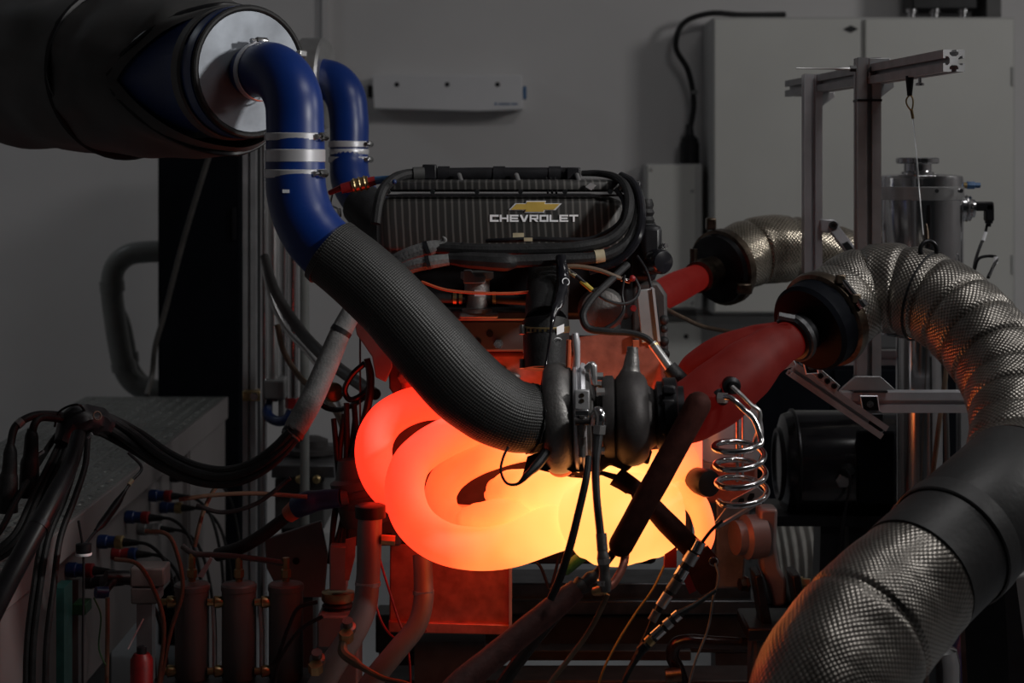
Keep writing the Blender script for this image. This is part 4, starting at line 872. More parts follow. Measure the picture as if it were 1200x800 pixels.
t.part('angle_clip', MB().polypx([(1008, 464), (1028, 464), (1031, 485), (1012, 485)], 3.1, .012), 'black_metal', bevel=.001)
t.part('clip_edge', MB().tubew([(W(x, y, 3.095), .0013) for x, y in ((1008, 464), (1028, 464), (1031, 485), (1012, 485), (1008, 464))], n=5, seg=1), 'alu')
t.part('bolt', bolt(W(1019, 473, 3.1), r=.006), 'steel')
t.done()
t = Thing('frame_rail', 'far slotted aluminium crossbar behind the thick post', 'beam')
t.part('profile', MB().tslot(W(938, 418.5, 3.58), W(1130, 418.5, 3.58), S(17, 3.58), (0, 1, 0)), 'alu')
q = W(1135, 410, 3.58); t.part('leg', MB().tslot(Vector((q.x, 3.58, 0)), q, .04, (0, 1, 0)), 'alu_dull')
t.done()
t = Thing('diagonal_brace', 'slotted aluminium brace slanting down from the black adapter', 'brace')
t.part('profile', MB().tslot(W(928, 432, 3.02), W(1034, 505, 3.05), S(18, 3.03), (0, 1, 0)), 'alu_dull')
c1 = t.part('clip_plate', MB().polypx([(941, 422), (955, 420), (959, 437), (945, 438)], 2.99, .012), 'black_metal', bevel=.001)
t.part('clip_edge', MB().tubew([(W(x, y, 2.985), .0013) for x, y in ((941, 422), (955, 420), (959, 437), (945, 438), (941, 422))], n=5, seg=1), 'alu', c1)
t.part('bolt', bolt(W(950, 429, 2.99), r=.006), 'steel', c1)
pl_ = t.part('bolt_plate', MB().polypx([(950, 436), (962, 432), (985, 452), (978, 462)], 3.0, .008), 'alu_dull', bevel=.001)
for k in range(3): t.part('bolt', bolt(W(961+k*8, 440+k*6, 3.0), r=.0048), 'black', pl_)
t.part('end_bracket', MB().boxpx(1016, 484, 1036, 506, 3.04, .04), 'black_metal', bevel=.003)
t.part('support_pad', MB().polypx([(905, 428), (930, 420), (934, 428), (912, 436)], 2.9, .03), 'alu', bevel=.002)
t.done()

# polished tank
t = Thing('catch_tank', 'polished steel tank with screw cap standing behind the thick post', 'tank')
TX = W(1079, 205, 3.5); tr = S(49, 3.5); zb = W(0, 395, 3.5).z
t.part('shell', MB().lathe((TX.x, TX.y, zb), (0, 0, 1), [(tr*.6, 0), (tr*.97, .006), (tr, .012), (tr, TX.z-zb-.008), (tr*.98, TX.z-zb-.002), (tr*.9, TX.z-zb), (tr*.4, TX.z-zb+.003)], n=56), 'steel')
nk = t.part('filler_neck', MB().lathe((TX.x-.006, TX.y, TX.z), (0, 0, 1), [(S(19, 3.5), 0), (S(19, 3.5), .006), (S(16, 3.5), .008), (S(16, 3.5), .024)], n=32), 'steel')
mb = MB(); rings = []
for h, f in ((.022, .94), (.024, 1), (.032, 1), (.034, .94)):
    rings.append([Vector((TX.x-.006, TX.y, TX.z+h))+Vector((math.cos(a), math.sin(a), 0))*S(25, 3.5)*f*(1-.05*max(0, math.cos(8*a))) for a in [2*PI*k/64 for k in range(64)]])
t.part('cap', mb.loft(rings), 'steel', nk)
t.part('strap', MB().lathe((TX.x, TX.y, W(0, 234, 3.5).z), (0, 0, 1), [(tr*1.005, 0), (tr*1.02, .001), (tr*1.02, .025), (tr*1.005, .026)], n=56, cap=False), 'steel_brushed')
for xx in (1086, 1114): t.part('rivet', MB().lathe(W(xx, 223, 3.5)+Vector((0, -tr*.97, 0)), (0, -1, 0), [(.004, -.01), (.004, .004)], n=10), 'dark_metal')
t.part('handle_stay', MB().tube([(1089, 240, 3.41, 2), (1089, 290, 3.41, 2)], n=8), 'black_metal')
t.part('leg', MB().lathe((TX.x, TX.y, 0), (0, 0, 1), [(.05, 0), (.05, .01), (.02, .012), (.02, zb)], n=20), 'dark_metal')
t.done()
t = Thing('hose_fitting', 'small blue anodised fitting on the rim of the polished tank', 'fitting')
q = W(1128, 217, 3.5)
t.part('stem', MB().lathe(q, (1, 0, 0), [(.006, -.006), (.006, .01)], n=10), 'brass')
t.part('body', MB().lathe(q+Vector((.008, 0, 0)), (1, 0, 0), [(.007, 0), (.0085, .002), (.0085, .014), (.006, .016), (.006, .026)], n=6), 'blue_mark')
t.done()
t = Thing('level_sensor', 'round ribbed sensor with angled black plug on the side of the polished tank', 'sensor')
q = W(1127, 244, 3.5)
t.part('ribbed_body', MB().lathe(q, (1, 0, 0), [(.026, -.004), (.026, .004), (.024, .006), (.027, .009), (.024, .012), (.025, .016), (.018, .02), (.018, .024)], n=28), 'steel')
ap = t.part('angle_plug', MB().box(q+Vector((.04, 0, .004)), (.042, .02, .018)), 'black', bevel=.003)
t.part('plug_foot', MB().box(q+Vector((.053, 0, -.008)), (.017, .02, .034)), 'black', ap, bevel=.003)
t.part('gland', MB().lathe(q+Vector((.053, 0, -.024)), (0, 0, -1), [(.008, 0), (.008, .005), (.005, .006), (.004, .012)], n=12), 'black', ap)
t.done()
cable('small_cable', 'black sensor cable with white tag hanging from the angled plug', [(1157, 262, 3.5, 1.6), (1154, 275, 3.5, 1.6), (1148, 290, 3.49, 1.8), (1142, 310, 3.48, 1.8), (1142, 340, 3.47, 1.8)], 'black', None, [('white_tag', MB().tube([(1155, 272, 3.5, 2.2), (1152, 282, 3.495, 2.2)], n=8), 'white_mark')])
cable('small_cable', 'short black lead curling to a white-tipped clip beside the tank', [(1142, 316, 3.46, 1.8), (1147, 303, 3.46, 1.8), (1160, 300, 3.46, 1.8), (1168, 302, 3.45, 1.8), (1163, 314, 3.44, 1.8), (1158, 325, 3.42, 2.2)], 'black', None, [('white_tip', MB().tube([(1167, 301, 3.45, 2.6), (1166.5, 309, 3.447, 2.6)], n=8), 'white_mark')])
t = Thing('standpipe', 'polished vertical steel pipe below the polished tank with a red reflection', 'pipe')
q = W(1077, 395, 3.36)
t.part('pipe', MB().lathe((q.x, q.y, 0), (0, 0, 1), [(S(27, 3.36), 0), (S(27, 3.36), q.z)], n=40), 'steel')
t.part('foot_flange', MB().lathe((q.x, q.y, 0), (0, 0, 1), [(.07, 0), (.07, .012), (.05, .014)], n=32), 'steel_brushed')
t.done()
cable('small_cable', 'brown cable crossing down in front of the standpipe', [(1112, 395, 3.27, 3), (1108, 440, 3.26, 3), (1100, 500, 3.25, 3), (1092, 560, 3.24, 3), (1080, 610, 3.24, 3)], 'tan_cable')
cable('small_cable', 'grey cable running straight down beside the standpipe', [(1106, 420, 3.3, 3.4), (1109, 500, 3.3, 3.4), (1110, 590, 3.3, 3.4), (1106, 640, 3.3, 3.4)], 'gray_dark')

# black dyno drum on its stand
t = Thing('dyno_drum', 'large black cylinder lying on a black stand behind the steel coil', 'machine')
q = W(912, 543, 3.75); dr = S(62, 3.75)
t.part('drum', MB().lathe(q, (1, 0, 0), [(dr*.55, 0), (dr*.75, .004), (dr*.93, .01), (dr, .03), (dr, .31), (dr*.8, .32)], n=56), 'black_gloss')
t.part('end_ring', MB().lathe(q-Vector((.004, 0, 0)), (1, 0, 0), [(dr*.45, .02), (dr*.6, 0), (dr*.66, .0), (dr*.72, .012)], n=56, cap=False), 'black_metal')
t.part('rim_ring', MB().torus(q+Vector((.03, 0, 0)), (1, 0, 0), dr*1.0, .004, n=56, m=8), 'black_metal')
t.part('panel', MB().boxpx(1006, 505, 1050, 590, 3.62, .03), 'black_panel', bevel=.006)
t.part('bolt', MB().hexb(W(988, 563, 3.63), (0, -1, 0), .012, .012), 'steel_brushed')
bz = W(0, 604, 3.66).z
t.part('cradle', MB().box((W(978, 0, 3.75).x, 3.75, bz-.01), (.27, .2, .02)), 'black_metal')
for xx in (972, 1004): t.part('leg', MB().bar(Vector((W(xx, 0, 3.7).x, 3.7, bz-.01)), Vector((W(xx-8+(xx-972)*.6, 0, 3.7).x, 3.7, 0)), .05, .08, (0, 1, 0)), 'black')
t.part('gland', MB().lathe(W(990, 552, 3.64), (.3, -1, .2), [(.015, 0), (.015, .02), (.008, .03)], n=12), 'black')
t.done()
cable('small_cable', 'thin black lead hanging down the front of the black drum', [(990, 548, 3.6, 1.6), (996, 560, 3.6, 1.6), (990, 600, 3.62, 1.6), (984, 640, 3.62, 1.6), (980, 700, 3.62, 1.6)], 'black')
# dark housing in the background
t = Thing('machine_housing', 'low black machine housing standing behind the black drum', 'machine')
x0 = W(886, 0, 4.75).x; x1 = W(1150, 0, 4.75).x; zt = W(0, 424, 4.75).z
t.part('body', MB().box(((x0+x1)/2, 4.95, (zt+.28)/2), (x1-x0, .4, zt-.28)), 'black_panel', bevel=.01)
for k in range(3): t.part('door', MB().box((x0+(k+.5)*(x1-x0)/3, 4.746, (zt+.28)/2), ((x1-x0)/3-.012, .01, zt-.32)), 'black_panel', bevel=.003)
for sx_ in (x0+.03, x1-.03): t.part('leg', MB().box((sx_, 4.95, .15), (.04, .3, .3)), 'black')
t.done()
# corrugated hose behind the stand
t = Thing('corrugated_hose', 'wide grey corrugated hose lying low behind the black stand', 'hose')
t.part('hose', MB().tube([(890, 655, 4.3, 52), (940, 650, 4.3, 52), (1000, 650, 4.32, 52), (1060, 660, 4.4, 52)], n=36, seg=40, rf=lambda d, th: 1+.035*math.sin(d*2*PI/.0165)), 'corr')
t.part('cuff', MB().tube([(886, 655, 4.3, 54), (900, 654, 4.3, 54)], n=36), 'gray_dark')
t.done()
t = Thing('hose_cradle', 'low black trestle carrying the corrugated hose', 'stand')
zc = W(0, 703, 4.3).z
t.part('saddle', MB().box((W(970, 0, 4.3).x, 4.3, zc-.012), (.3, .22, .024)), 'black')
for sx_ in (-.12, .12): t.part('leg', MB().box((W(970, 0, 4.3).x+sx_, 4.3, (zc-.02)/2), (.03, .18, zc-.02)), 'black')
t.done()

# bell housing, coil, yoke mount
t = Thing('bell_housing', 'silver flat round housing disc behind the red downpipe and coil', 'housing')
q = W(832, 512, 3.06)
t.part('disc', MB().lathe(q, (.3, -1, 0), [(S(70, 3), -.05), (S(70, 3), 0), (S(66, 3), .006), (S(30, 3), .01), (S(28, 3), .02), (S(12, 3), .022)], n=56), 'alu')
t.part('rib', MB().boxpx(862, 480, 866, 565, 2.985, .03), 'steel', bevel=.002)
t.part('rib', MB().boxpx(869, 478, 872, 565, 2.985, .03), 'steel', bevel=.002)
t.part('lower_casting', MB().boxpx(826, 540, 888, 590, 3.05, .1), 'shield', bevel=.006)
t.part('frame_leg', MB().polypx([(838, 585), (880, 585), (872, 690), (838, 690)], 3.05, .1), 'cast', bevel=.005)
t.done()
t = Thing('steel_coil', 'coiled bare steel tube springing from the red downpipe', 'coil')
hp = [(W(843, 466, 2.585), S(3.6, 2.56)), (W(856, 466, 2.57), S(3.6, 2.56)), (W(870, 478, 2.56), S(3.6, 2.56)), (W(884, 492, 2.56), S(3.6, 2.56))]
for k in range(0, 49):
    a = -.35-k*2*PI/14.0; f = k/48
    hp.append((W(865+4*f*1.5+29*math.cos(a), 514+f*72+11*math.sin(-a)*1, 2.56-.036*math.sin(-a)), S(3.7, 2.56)))
t.part('tube', MB().tubew(hp, n=12, seg=4), 'steel')
t.part('nut', MB().lathe(W(846, 466, 2.582), (1, -.3, 0), [(.008, -.006), (.008, .008)], n=6), 'steel_brushed')
t.done()
cable('small_cable', 'second thin steel tube bending down from the upper sensor boss', [(858, 453, 2.585, 2.6), (868, 462, 2.575, 2.6), (880, 474, 2.57, 2.6), (890, 482, 2.57, 2.6), (889, 500, 2.57, 2.6), (884, 520, 2.6, 2.6)], 'steel_brushed')
t = Thing('slotted_bracket', 'aluminium bracket with dark slots under the steel coil', 'bracket')
t.part('plate', MB().polypx([(838, 612), (858, 586), (888, 570), (897, 578), (886, 592), (850, 612), (840, 622)], 2.6, .006), 'alu_dull', bevel=.001)
for xx, yy in ((868, 588), (880, 582)): t.part('slot', MB().polypx([(xx-4, yy+2), (xx-1, yy-4), (xx+4, yy-4), (xx+4, yy), (xx+1, yy+4), (xx-4, yy+5)], 2.598, .003), 'black')
t.part('edge_bar', MB().bar(W(843, 616, 2.58), W(890, 588, 2.58), .004, .01, (0, 1, 0)), 'alu')
t.part('rod', MB().tube([(846, 610, 2.58, 2), (833, 622, 2.57, 2), (818, 642, 2.56, 2)], n=8), 'black_metal')
t.done()
t = Thing('yoke_mount', 'brown-grey engine mount yoke bolted between black uprights', 'mount')
t.part('yoke_arm', MB().polypx([(890, 596), (912, 596), (910, 640), (914, 665), (922, 680), (922, 710), (906, 712), (902, 690), (893, 668), (888, 640)], 3.0, .05), 'yoke', bevel=.006)
t.part('pad', MB().lathe(W(893, 628, 3.02), (-1, -.3, 0), [(S(26, 3), 0), (S(26, 3), .03), (S(20, 3), .036), (S(20, 3), .05)], n=32), 'yoke')
for xx in (884, 928): t.part('upright', MB().polypx([(xx, 675), (xx+10, 673), (xx+22, 736), (xx+10, 738)], 2.97, .07), 'black_metal', bevel=.003)
t.part('bolt', MB().hexb(W(876, 684, 3.0), (-1, -.3, 0), .011, .014), 'stained')
t.part('bolt', MB().hexb(W(937, 684, 3.0), (1, -.3, 0), .011, .018), 'brass')
t.part('foot', MB().boxpx(876, 736, 960, 752, 2.94, .14), 'black_metal', bevel=.004)
t.part('pedestal', MB().box((W(918, 0, 3.0).x, 3.02, W(0, 752, 2.94).z/2), (.1, .12, W(0, 752, 2.94).z)), 'gray_dark')
t.done()

# ------------------------------------------------------------------ test bench below
t = Thing('bench_rail', 'long grooved dark steel rail running under the glowing pipes', 'rail')
t.part('rail', MB().boxpx(596, 683, 880, 703, 3.4, .12), 'dark_metal', bevel=.003)
t.part('lower_lip', MB().boxpx(590, 703.5, 890, 720, 3.38, .14), 'dark_metal', bevel=.003)
t.part('web', MB().boxpx(440, 720, 895, 765, 3.43, .08), 'cast_dark', bevel=.003)
for xx in (470, 860): t.part('leg', MB().box((W(xx, 0, 3.47).x, 3.47, W(0, 765, 3.43).z/2), (.08, .08, W(0, 765, 3.43).z)), 'cast_dark')
t.done()
t = Thing('bench_rail', 'lower dark cross rail with thin lit edge near the floor', 'rail')
t.part('rail', MB().boxpx(440, 797, 900, 830, 3.2, .1), 'cast_dark', bevel=.003)
t.part('stiffener', MB().boxpx(560, 762, 810, 774, 3.3, .05), 'cast_dark', bevel=.002)
for xx in (480, 850): t.part('leg', MB().box((W(xx, 0, 3.25).x, 3.25, W(0, 830, 3.2).z/2), (.06, .06, W(0, 830, 3.2).z)), 'cast_dark')
t.done()
t = Thing('catch_box', 'scuffed sheet-metal box lit orange below the lowest glowing pipe', 'box')
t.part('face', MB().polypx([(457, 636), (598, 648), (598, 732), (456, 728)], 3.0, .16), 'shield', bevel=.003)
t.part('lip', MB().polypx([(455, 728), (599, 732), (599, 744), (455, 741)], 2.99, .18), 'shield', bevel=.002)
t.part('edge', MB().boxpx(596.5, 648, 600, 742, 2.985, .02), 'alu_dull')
t.part('stand', MB().box((W(528, 0, 3.1).x, 3.1, W(0, 743, 3.1).z/2), (.12, .1, W(0, 743, 3.1).z)), 'cast_dark')
t.done()
def pipe(label, pts, rings, mat='gray_paint'):
    t = Thing('coolant_pipe', label, 'pipe'); k = t.part('pipe', MB().tube(pts, n=24), mat)
    for (a, b, D, r, a2_, b2_) in rings: t.part('weld_ring', MB().tube([(a, b, D, r), (a2_, b2_, D, r)], n=24), 'steel_brushed', k)
    return t
t = pipe('grey metal pipe with orange sheen curving down beside the rubber mount', [(434, 600, 2.78, 14), (433, 625, 2.77, 14.5), (431, 680, 2.76, 14), (426, 715, 2.75, 14.5), (410, 748, 2.74, 15), (388, 782, 2.73, 15.5), (365, 825, 2.72, 16), (345, 880, 2.72, 16)], [(431, 680, 2.76, 15.2, 431, 686, 0)][:0])
t.part('weld_ring', MB().tube([(431, 681, 2.76, 15), (431, 686, 2.76, 15)], n=24), 'steel_brushed')
t.part('collar', MB().lathe(W(434, 606, 2.78), (0, 0, 1), [(S(18, 2.78), 0), (S(18, 2.78), .018), (S(15, 2.78), .02)], n=24), 'black')
t.part('flange_nut', MB().tube([(447, 632, 2.76, 6), (463, 633, 2.76, 6)], n=6), 'brass')
t.done()
t = pipe('grey metal pipe bending down in front of the scuffed orange-lit box', [(495, 650, 2.84, 11.5), (496, 680, 2.83, 11.5), (496, 705, 2.82, 12), (488, 733, 2.81, 12), (465, 762, 2.8, 12.5), (435, 800, 2.79, 13), (410, 850, 2.78, 13)], [])
t.part('weld_ring', MB().tube([(496, 691, 2.825, 12.6), (496, 696, 2.825, 12.6)], n=24), 'steel_brushed')
t.done()
# vibration mount
t = Thing('rubber_mount', 'square grey pillar with round rubber isolator disc on a plate', 'mount')
t.part('pillar', MB().boxpx(386, 640, 406, 692, 2.9, .03), 'gray_paint', bevel=.002)
t.part('disc', MB().lathe(W(396, 704, 2.93), (0, 0, 1), [(S(18, 2.9), 0), (S(19.5, 2.9), .003), (S(19.5, 2.9), .015), (S(15, 2.9), .017)], n=32), 'brass')
t.part('isolator', MB().lathe(W(396, 716, 2.93), (0, 0, 1), [(S(19, 2.9), 0), (S(17, 2.9), .006), (S(19, 2.9), .01), (S(15, 2.9), .016)], n=32), 'black_rubber')
t.part('stem', MB().tube([(396, 712, 2.93, 5), (396, 724, 2.93, 5)], n=12), 'steel')
t.part('base', MB().boxpx(371, 722, 416, 760, 2.88, .1), 'gray_paint', bevel=.004)
t.part('lower_base', MB().box((W(398, 0, 2.95).x, 2.95, W(0, 760, 2.88).z/2), (.068, .09, W(0, 760, 2.88).z)), 'gray_paint', bevel=.004)
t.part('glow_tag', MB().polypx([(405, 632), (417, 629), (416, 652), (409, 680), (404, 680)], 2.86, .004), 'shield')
t.done()
for xx, yy, lb in ((408, 738, 'copper-toned hose fitting on the curved grey pipe beside the rubber mount plate'), (372, 775, 'copper-toned hose fitting lower on the curved grey pipe')):
    t = Thing('hose_fitting', lb, 'fitting')
    t.part('stem', MB().lathe(W(xx, yy, 2.7), (0, -.6, 1), [(.012, 0), (.012, .008), (.008, .01), (.008, .02)], n=14), 'cast')
    t.part('nut', MB().lathe(W(xx-2, yy+12, 2.685), (0, -.4, 1), [(.011, 0), (.011, .014)], n=6), 'brass')
    t.done()
cable('small_cable', 'thin brown hose leaving the upper copper fitting toward the floor', [(402, 752, 2.68, 5), (402, 764, 2.67, 6), (415, 775, 2.66, 6), (425, 782, 2.65, 4), (450, 795, 2.64, 3.4), (480, 803, 2.63, 3.4), (520, 830, 2.6, 3.4)], 'tan_cable')
cable('small_cable', 'thin red wire running down past the scuffed box', [(441, 640, 2.9, 1.4), (450, 672, 2.88, 1.4), (465, 720, 2.86, 1.4), (478, 760, 2.84, 1.4), (482, 830, 2.82, 1.4)], 'red')
cable('small_cable', 'second thin red wire sagging below the curved grey pipes', [(438, 700, 2.9, 1.4), (448, 730, 2.88, 1.4), (462, 747, 2.86, 1.4), (480, 750, 2.85, 1.4), (500, 738, 2.85, 1.4)], 'red')
# thick sleeve hose bottom centre
t = Thing('sleeved_hose', 'thick dark red-lit sleeved hose slanting from the wrapped rod to the floor', 'hose')
t.part('hose', MB().tube([(676, 690, 2.5, 12), (655, 707, 2.49, 14.5), (620, 735, 2.47, 15), (580, 768, 2.45, 15), (535, 805, 2.42, 15.5), (480, 870, 2.38, 16)], n=20, rf=lambda d, th: 1+.04*noise.noise(Vector((d*50, math.cos(th), math.sin(th))))), 'sleeve_red')
rg = t.part('ridged_boot', MB().tube([(698, 672, 2.52, 5), (692, 677, 2.515, 8), (686, 682, 2.51, 6.5), (682, 685, 2.51, 11), (676, 690, 2.5, 8.5), (671, 694, 2.5, 13)], n=18, seg=3), 'black_rubber')
t.done()
cable('small_cable', 'second dark hose lying under the sleeved hose', [(668, 702, 2.6, 7), (630, 745, 2.58, 8), (590, 800, 2.56, 8), (560, 850, 2.54, 8)], 'black_rubber')
t = Thing('tee_fitting', 'lumpy steel tee fitting at the end of the braided oil line', 'fitting')
t.part('body', MB().tube([(706, 645, 2.47, 6), (707, 655, 2.468, 7.5), (708, 668, 2.467, 6), (709, 682, 2.466, 7.5), (710, 693, 2.465, 6)], n=12), 'cast')
t.part('side_arm', MB().tube([(708, 690, 2.47, 6), (702, 692, 2.475, 6), (696, 693, 2.48, 5)], n=12), 'brass')
t.part('elbow', MB().tube([(708, 690, 2.48, 5), (718, 684, 2.49, 5), (726, 672, 2.5, 5), (731, 660, 2.51, 5), (733, 645, 2.53, 5)], n=12), 'shield')
for yy in (657, 682): t.part('nut', MB().tube([(707.5, yy-3, 2.467, 8.6), (708, yy+3, 2.467, 8.6)], n=6), 'steel_brushed')
t.done()
cable('small_cable', 'brown tube falling from the tee fitting toward the lower rail', [(712, 696, 2.48, 3.2), (705, 712, 2.48, 3.2), (690, 740, 2.47, 3.2), (668, 770, 2.46, 3.2), (645, 800, 2.45, 3.2), (620, 840, 2.44, 3.2)], 'tan_cable')
cable('small_cable', 'thin olive wire falling straight past the probes', [(782, 655, 2.75, 1.4), (765, 690, 2.73, 1.4), (745, 718, 2.72, 1.4), (722, 755, 2.7, 1.4), (705, 790, 2.68, 1.4), (695, 830, 2.67, 1.4)], 'olive')
def probe(label, pts, segs):
    t = Thing('exhaust_probe', label, 'sensor')
    t.part('lead', MB().tube(pts, n=10), 'black_rubber')
    for (xa, ya, xb, yb, D, r, mt) in segs: t.part('segment', MB().tube([(xa, ya, D, r), (xb, yb, D, r)], n=14), mt)
    return t.done()
probe('long steel probe with bright collars ending below the hot pipe', [(818, 640, 2.56, 5), (800, 668, 2.55, 6), (775, 708, 2.54, 5), (755, 750, 2.53, 3.4), (735, 790, 2.52, 3.4), (720, 830, 2.5, 3.4)],
      [(821, 634, 815, 646, 2.56, 7, 'steel'), (813, 648, 806, 660, 2.555, 8, 'steel_brushed'), (802, 666, 796, 676, 2.55, 7.5, 'steel'), (794, 680, 786, 692, 2.545, 7, 'cast'), (783, 696, 774, 710, 2.54, 6.5, 'steel_brushed'), (770, 716, 764, 727, 2.535, 5.5, 'cast')])
probe('shorter steel probe with bright collars lying below the long probe', [(838, 692, 2.54, 2.6), (815, 708, 2.52, 3), (792, 722, 2.51, 5), (770, 744, 2.5, 5), (754, 760, 2.49, 5), (740, 782, 2.48, 3), (715, 830, 2.46, 3)],
      [(796, 719, 790, 724, 2.51, 6.5, 'steel'), (786, 728, 780, 733, 2.505, 6.5, 'steel_brushed'), (777, 736, 766, 746, 2.5, 6.5, 'steel'), (764, 748, 759, 753, 2.495, 6.5, 'brass'), (757, 756, 750, 763, 2.49, 6, 'black')])
cable('small_cable', 'thin grey cord dropping from the heat mat eyelet', [(838, 660, 2.63, 1.3), (842, 676, 2.62, 1.3), (836, 700, 2.61, 1.4), (830, 735, 2.6, 1.4), (815, 775, 2.58, 1.4), (800, 830, 2.56, 1.4)], 'gray_sleeve')
t = Thing('bent_tube', 'shiny dark bent tube with two elbows under the bench rail', 'tube')
t.part('tube', MB().tube([(875, 755, 3.0, 8), (835, 753, 3.0, 8), (806, 751, 3.0, 8), (792, 755, 3.0, 8), (788, 768, 3.0, 8), (795, 785, 3.0, 8), (802, 810, 3.0, 8), (806, 870, 3.0, 8)], n=18), 'black_gloss')
t.part('union', MB().tube([(780, 792, 2.97, 9), (798, 790, 2.97, 9)], n=14), 'stained')
t.done()
for k, (x_, y_) in enumerate(((640, 690), (672, 697))): pass
t = Thing('loop_wire', 'small pair of black wires twisted together below the glowing pipes', 'wire')
t.part('wire', MB().tube([(619, 652, 3.0, 1.8), (632, 662, 3.0, 1.8), (640, 680, 3.0, 1.8), (644, 690, 3.0, 1.8), (655, 686, 3.0, 1.8)], n=8), 'black')
t.part('wire', MB().tube([(657, 640, 3.0, 1.8), (652, 665, 3.0, 1.8), (646, 688, 3.0, 1.8)], n=8), 'black')
t.done()
t = Thing('sensor_stick', 'dark green stick-like sensor poking out beside the collector', 'sensor')
t.part('stick', MB().tube([(662, 668, 2.72, 7), (690, 645, 2.7, 7)], n=12), 'green')
t.part('tip', MB().tube([(660, 670, 2.722, 5), (663, 667, 2.72, 5)], n=12), 'black')
t.done()
# right bottom: black strut, chrome pot, crate behind
t = Thing('support_strut', 'black slanted strut standing at the right behind the coupler', 'strut')
p_ = W(1150, 690, 2.6); q_ = Vector((W(1178, 0, 2.6).x, 2.6, 0))
t.part('strut', MB().bar(p_, q_, .06, .03, (0, 1, 0)), 'black')
t.part('foot', MB().box((q_.x, q_.y, .006), (.12, .1, .012)), 'black_metal')
t.done()
t = Thing('support_strut', 'second black strut leaning behind the first one', 'strut')
p_ = W(1170, 655, 2.9); q_ = Vector((W(1240, 0, 2.9).x, 2.9, 0))
t.part('strut', MB().bar(p_, q_, .04, .03, (0, 1, 0)), 'black')
t.part('foot', MB().box((q_.x, q_.y, .006), (.1, .1, .012)), 'black_metal')
t.done()
t = Thing('chrome_canister', 'chrome canister standing behind the lower foil hose', 'canister')
q = W(1090, 752, 2.75)
t.part('shell', MB().lathe((q.x, q.y, .0), (0, 0, 1), [(.045, 0), (.045, q.z-.03), (.04, q.z-.01), (.02, q.z)], n=32), 'steel')
t.part('band', MB().lathe((q.x, q.y, q.z-.075), (0, 0, 1), [(.046, 0), (.049, .004), (.046, .008)], n=32, cap=False), 'steel_brushed')
t.done()
t = Thing('plastic_tub', 'grey angular plastic tub at the right edge behind the struts', 'tub')
t.part('tub', MB().polypx([(1165, 675), (1215, 668), (1230, 800), (1150, 800), (1158, 720)], 3.4, .3), 'gray_paint', bevel=.01)
zz_ = W(0, 800, 3.4).z
t.part('stand', MB().box((W(1190, 0, 3.55).x, 3.55, zz_/2), (.1, .2, zz_)), 'gray_dark')
t.part('white_label', MB().polypx([(1170, 722), (1190, 721), (1190, 734), (1176, 733)], 3.397, .004), 'white_mark')
t.done()
one('blue_jug', 'small dark blue bottle in the gap between the coupler and the strut', 'bottle', MB().lathe(Vector((W(1131, 0, 3.0).x, 3.0, 0)), (0, 0, 1), [(.03, 0), (.03, W(0, 745, 3.0).z-.03), (.014, W(0, 745, 3.0).z), (.014, W(0, 732, 3.0).z)], n=20), 'blue_plug')

# ------------------------------------------------------------------ left platform, wiring, filters
XR = -.80; ZP = .72
t = Thing('tread_platform', 'raised platform with grey tread-plate top and pale side panel', 'platform')
t.part('deck', MB().box(((XR-1.19)/2, 3.6, ZP-.006), (XR+1.19, 2.8, .012)), 'chequer', bevel=.002)
# raised tread lugs of the plate
mb = MB(); rr_ = random.Random(5)
for i in range(11):
    for j in range(80):
        x = -1.17+.034*i+.012; y = 2.25+.034*j
        a = PI/4 if (i+j) % 2 else -PI/4
        d = Vector((math.cos(a), math.sin(a), 0)); n_ = Vector((-d.y, d.x, 0)); c = Vector((x, y, ZP)); b = len(mb.v)
        mb.v += [c+d*.013, c+n_*.004, c-d*.013, c-n_*.004, c+d*.007+Vector((0, 0, .0018)), c-d*.007+Vector((0, 0, .0018))]
        mb.f += [(b, b+1, b+4), (b, b+4, b+3), (b+2, b+5, b+1), (b+2, b+3, b+5), (b+1, b+5, b+4), (b+3, b+4, b+5)]
lug = t.part('tread_lugs', mb, 'chequer')
t.part('edge_trim', MB().box((XR+.004, 3.6, ZP-.03), (.008, 2.8, .06)), 'panel_red_lit', bevel=.002)
yA = 3.13
t.part('side_panel', MB().box((XR-.004, (2.2+yA)/2, (ZP-.06)/2), (.008, yA-2.2, ZP-.06)), 'panel_red_lit', bevel=.002)
t.part('side_panel', MB().box((XR-.004, 4.73, (ZP-.06)/2), (.008, .54, ZP-.06)), 'panel_red_lit', bevel=.002)
t.part('connector_panel', MB().box((XR-.02, (yA+4.45)/2, ZP-.2), (.008, 4.45-yA, .3)), 'panel_red_lit')
t.part('back_panel', MB().box((XR-.2, (yA+4.45)/2, ZP/2-.1), (.01, 4.45-yA, ZP-.2)), 'gray_dark')
for yy in (yA+.02, 4.46): t.part('upright', MB().box((XR-.02, yy, (ZP-.06)/2), (.03, .03, ZP-.06)), 'panel_red_lit')
t.part('left_skirt', MB().box((-1.186, 3.6, (ZP-.012)/2), (.008, 2.8, ZP-.012)), 'gray_dark')
r = t.done()
for c in r.children:
    if c.name.startswith('tread_lugs'): c['kind'] = 'stuff'
# terminal strip inside the platform frame
t = Thing('terminal_strip', 'green and grey terminal strip fixed upright in the platform side', 'terminal strip')
t.part('rail', MB().box((XR-.005, 3.3, .45), (.02, .03, .3)), 'gray_paint')
t.part('strip', MB().box((XR-.005, 3.21, .45), (.02, .06, .32)), 'teal')
t.part('green_plug', MB().box((XR+.015, 3.27, .555), (.025, .05, .02)), 'green', bevel=.002)
t.part('green_plug', MB().box((XR+.015, 3.25, .37), (.025, .06, .03)), 'green', bevel=.002)
t.done()
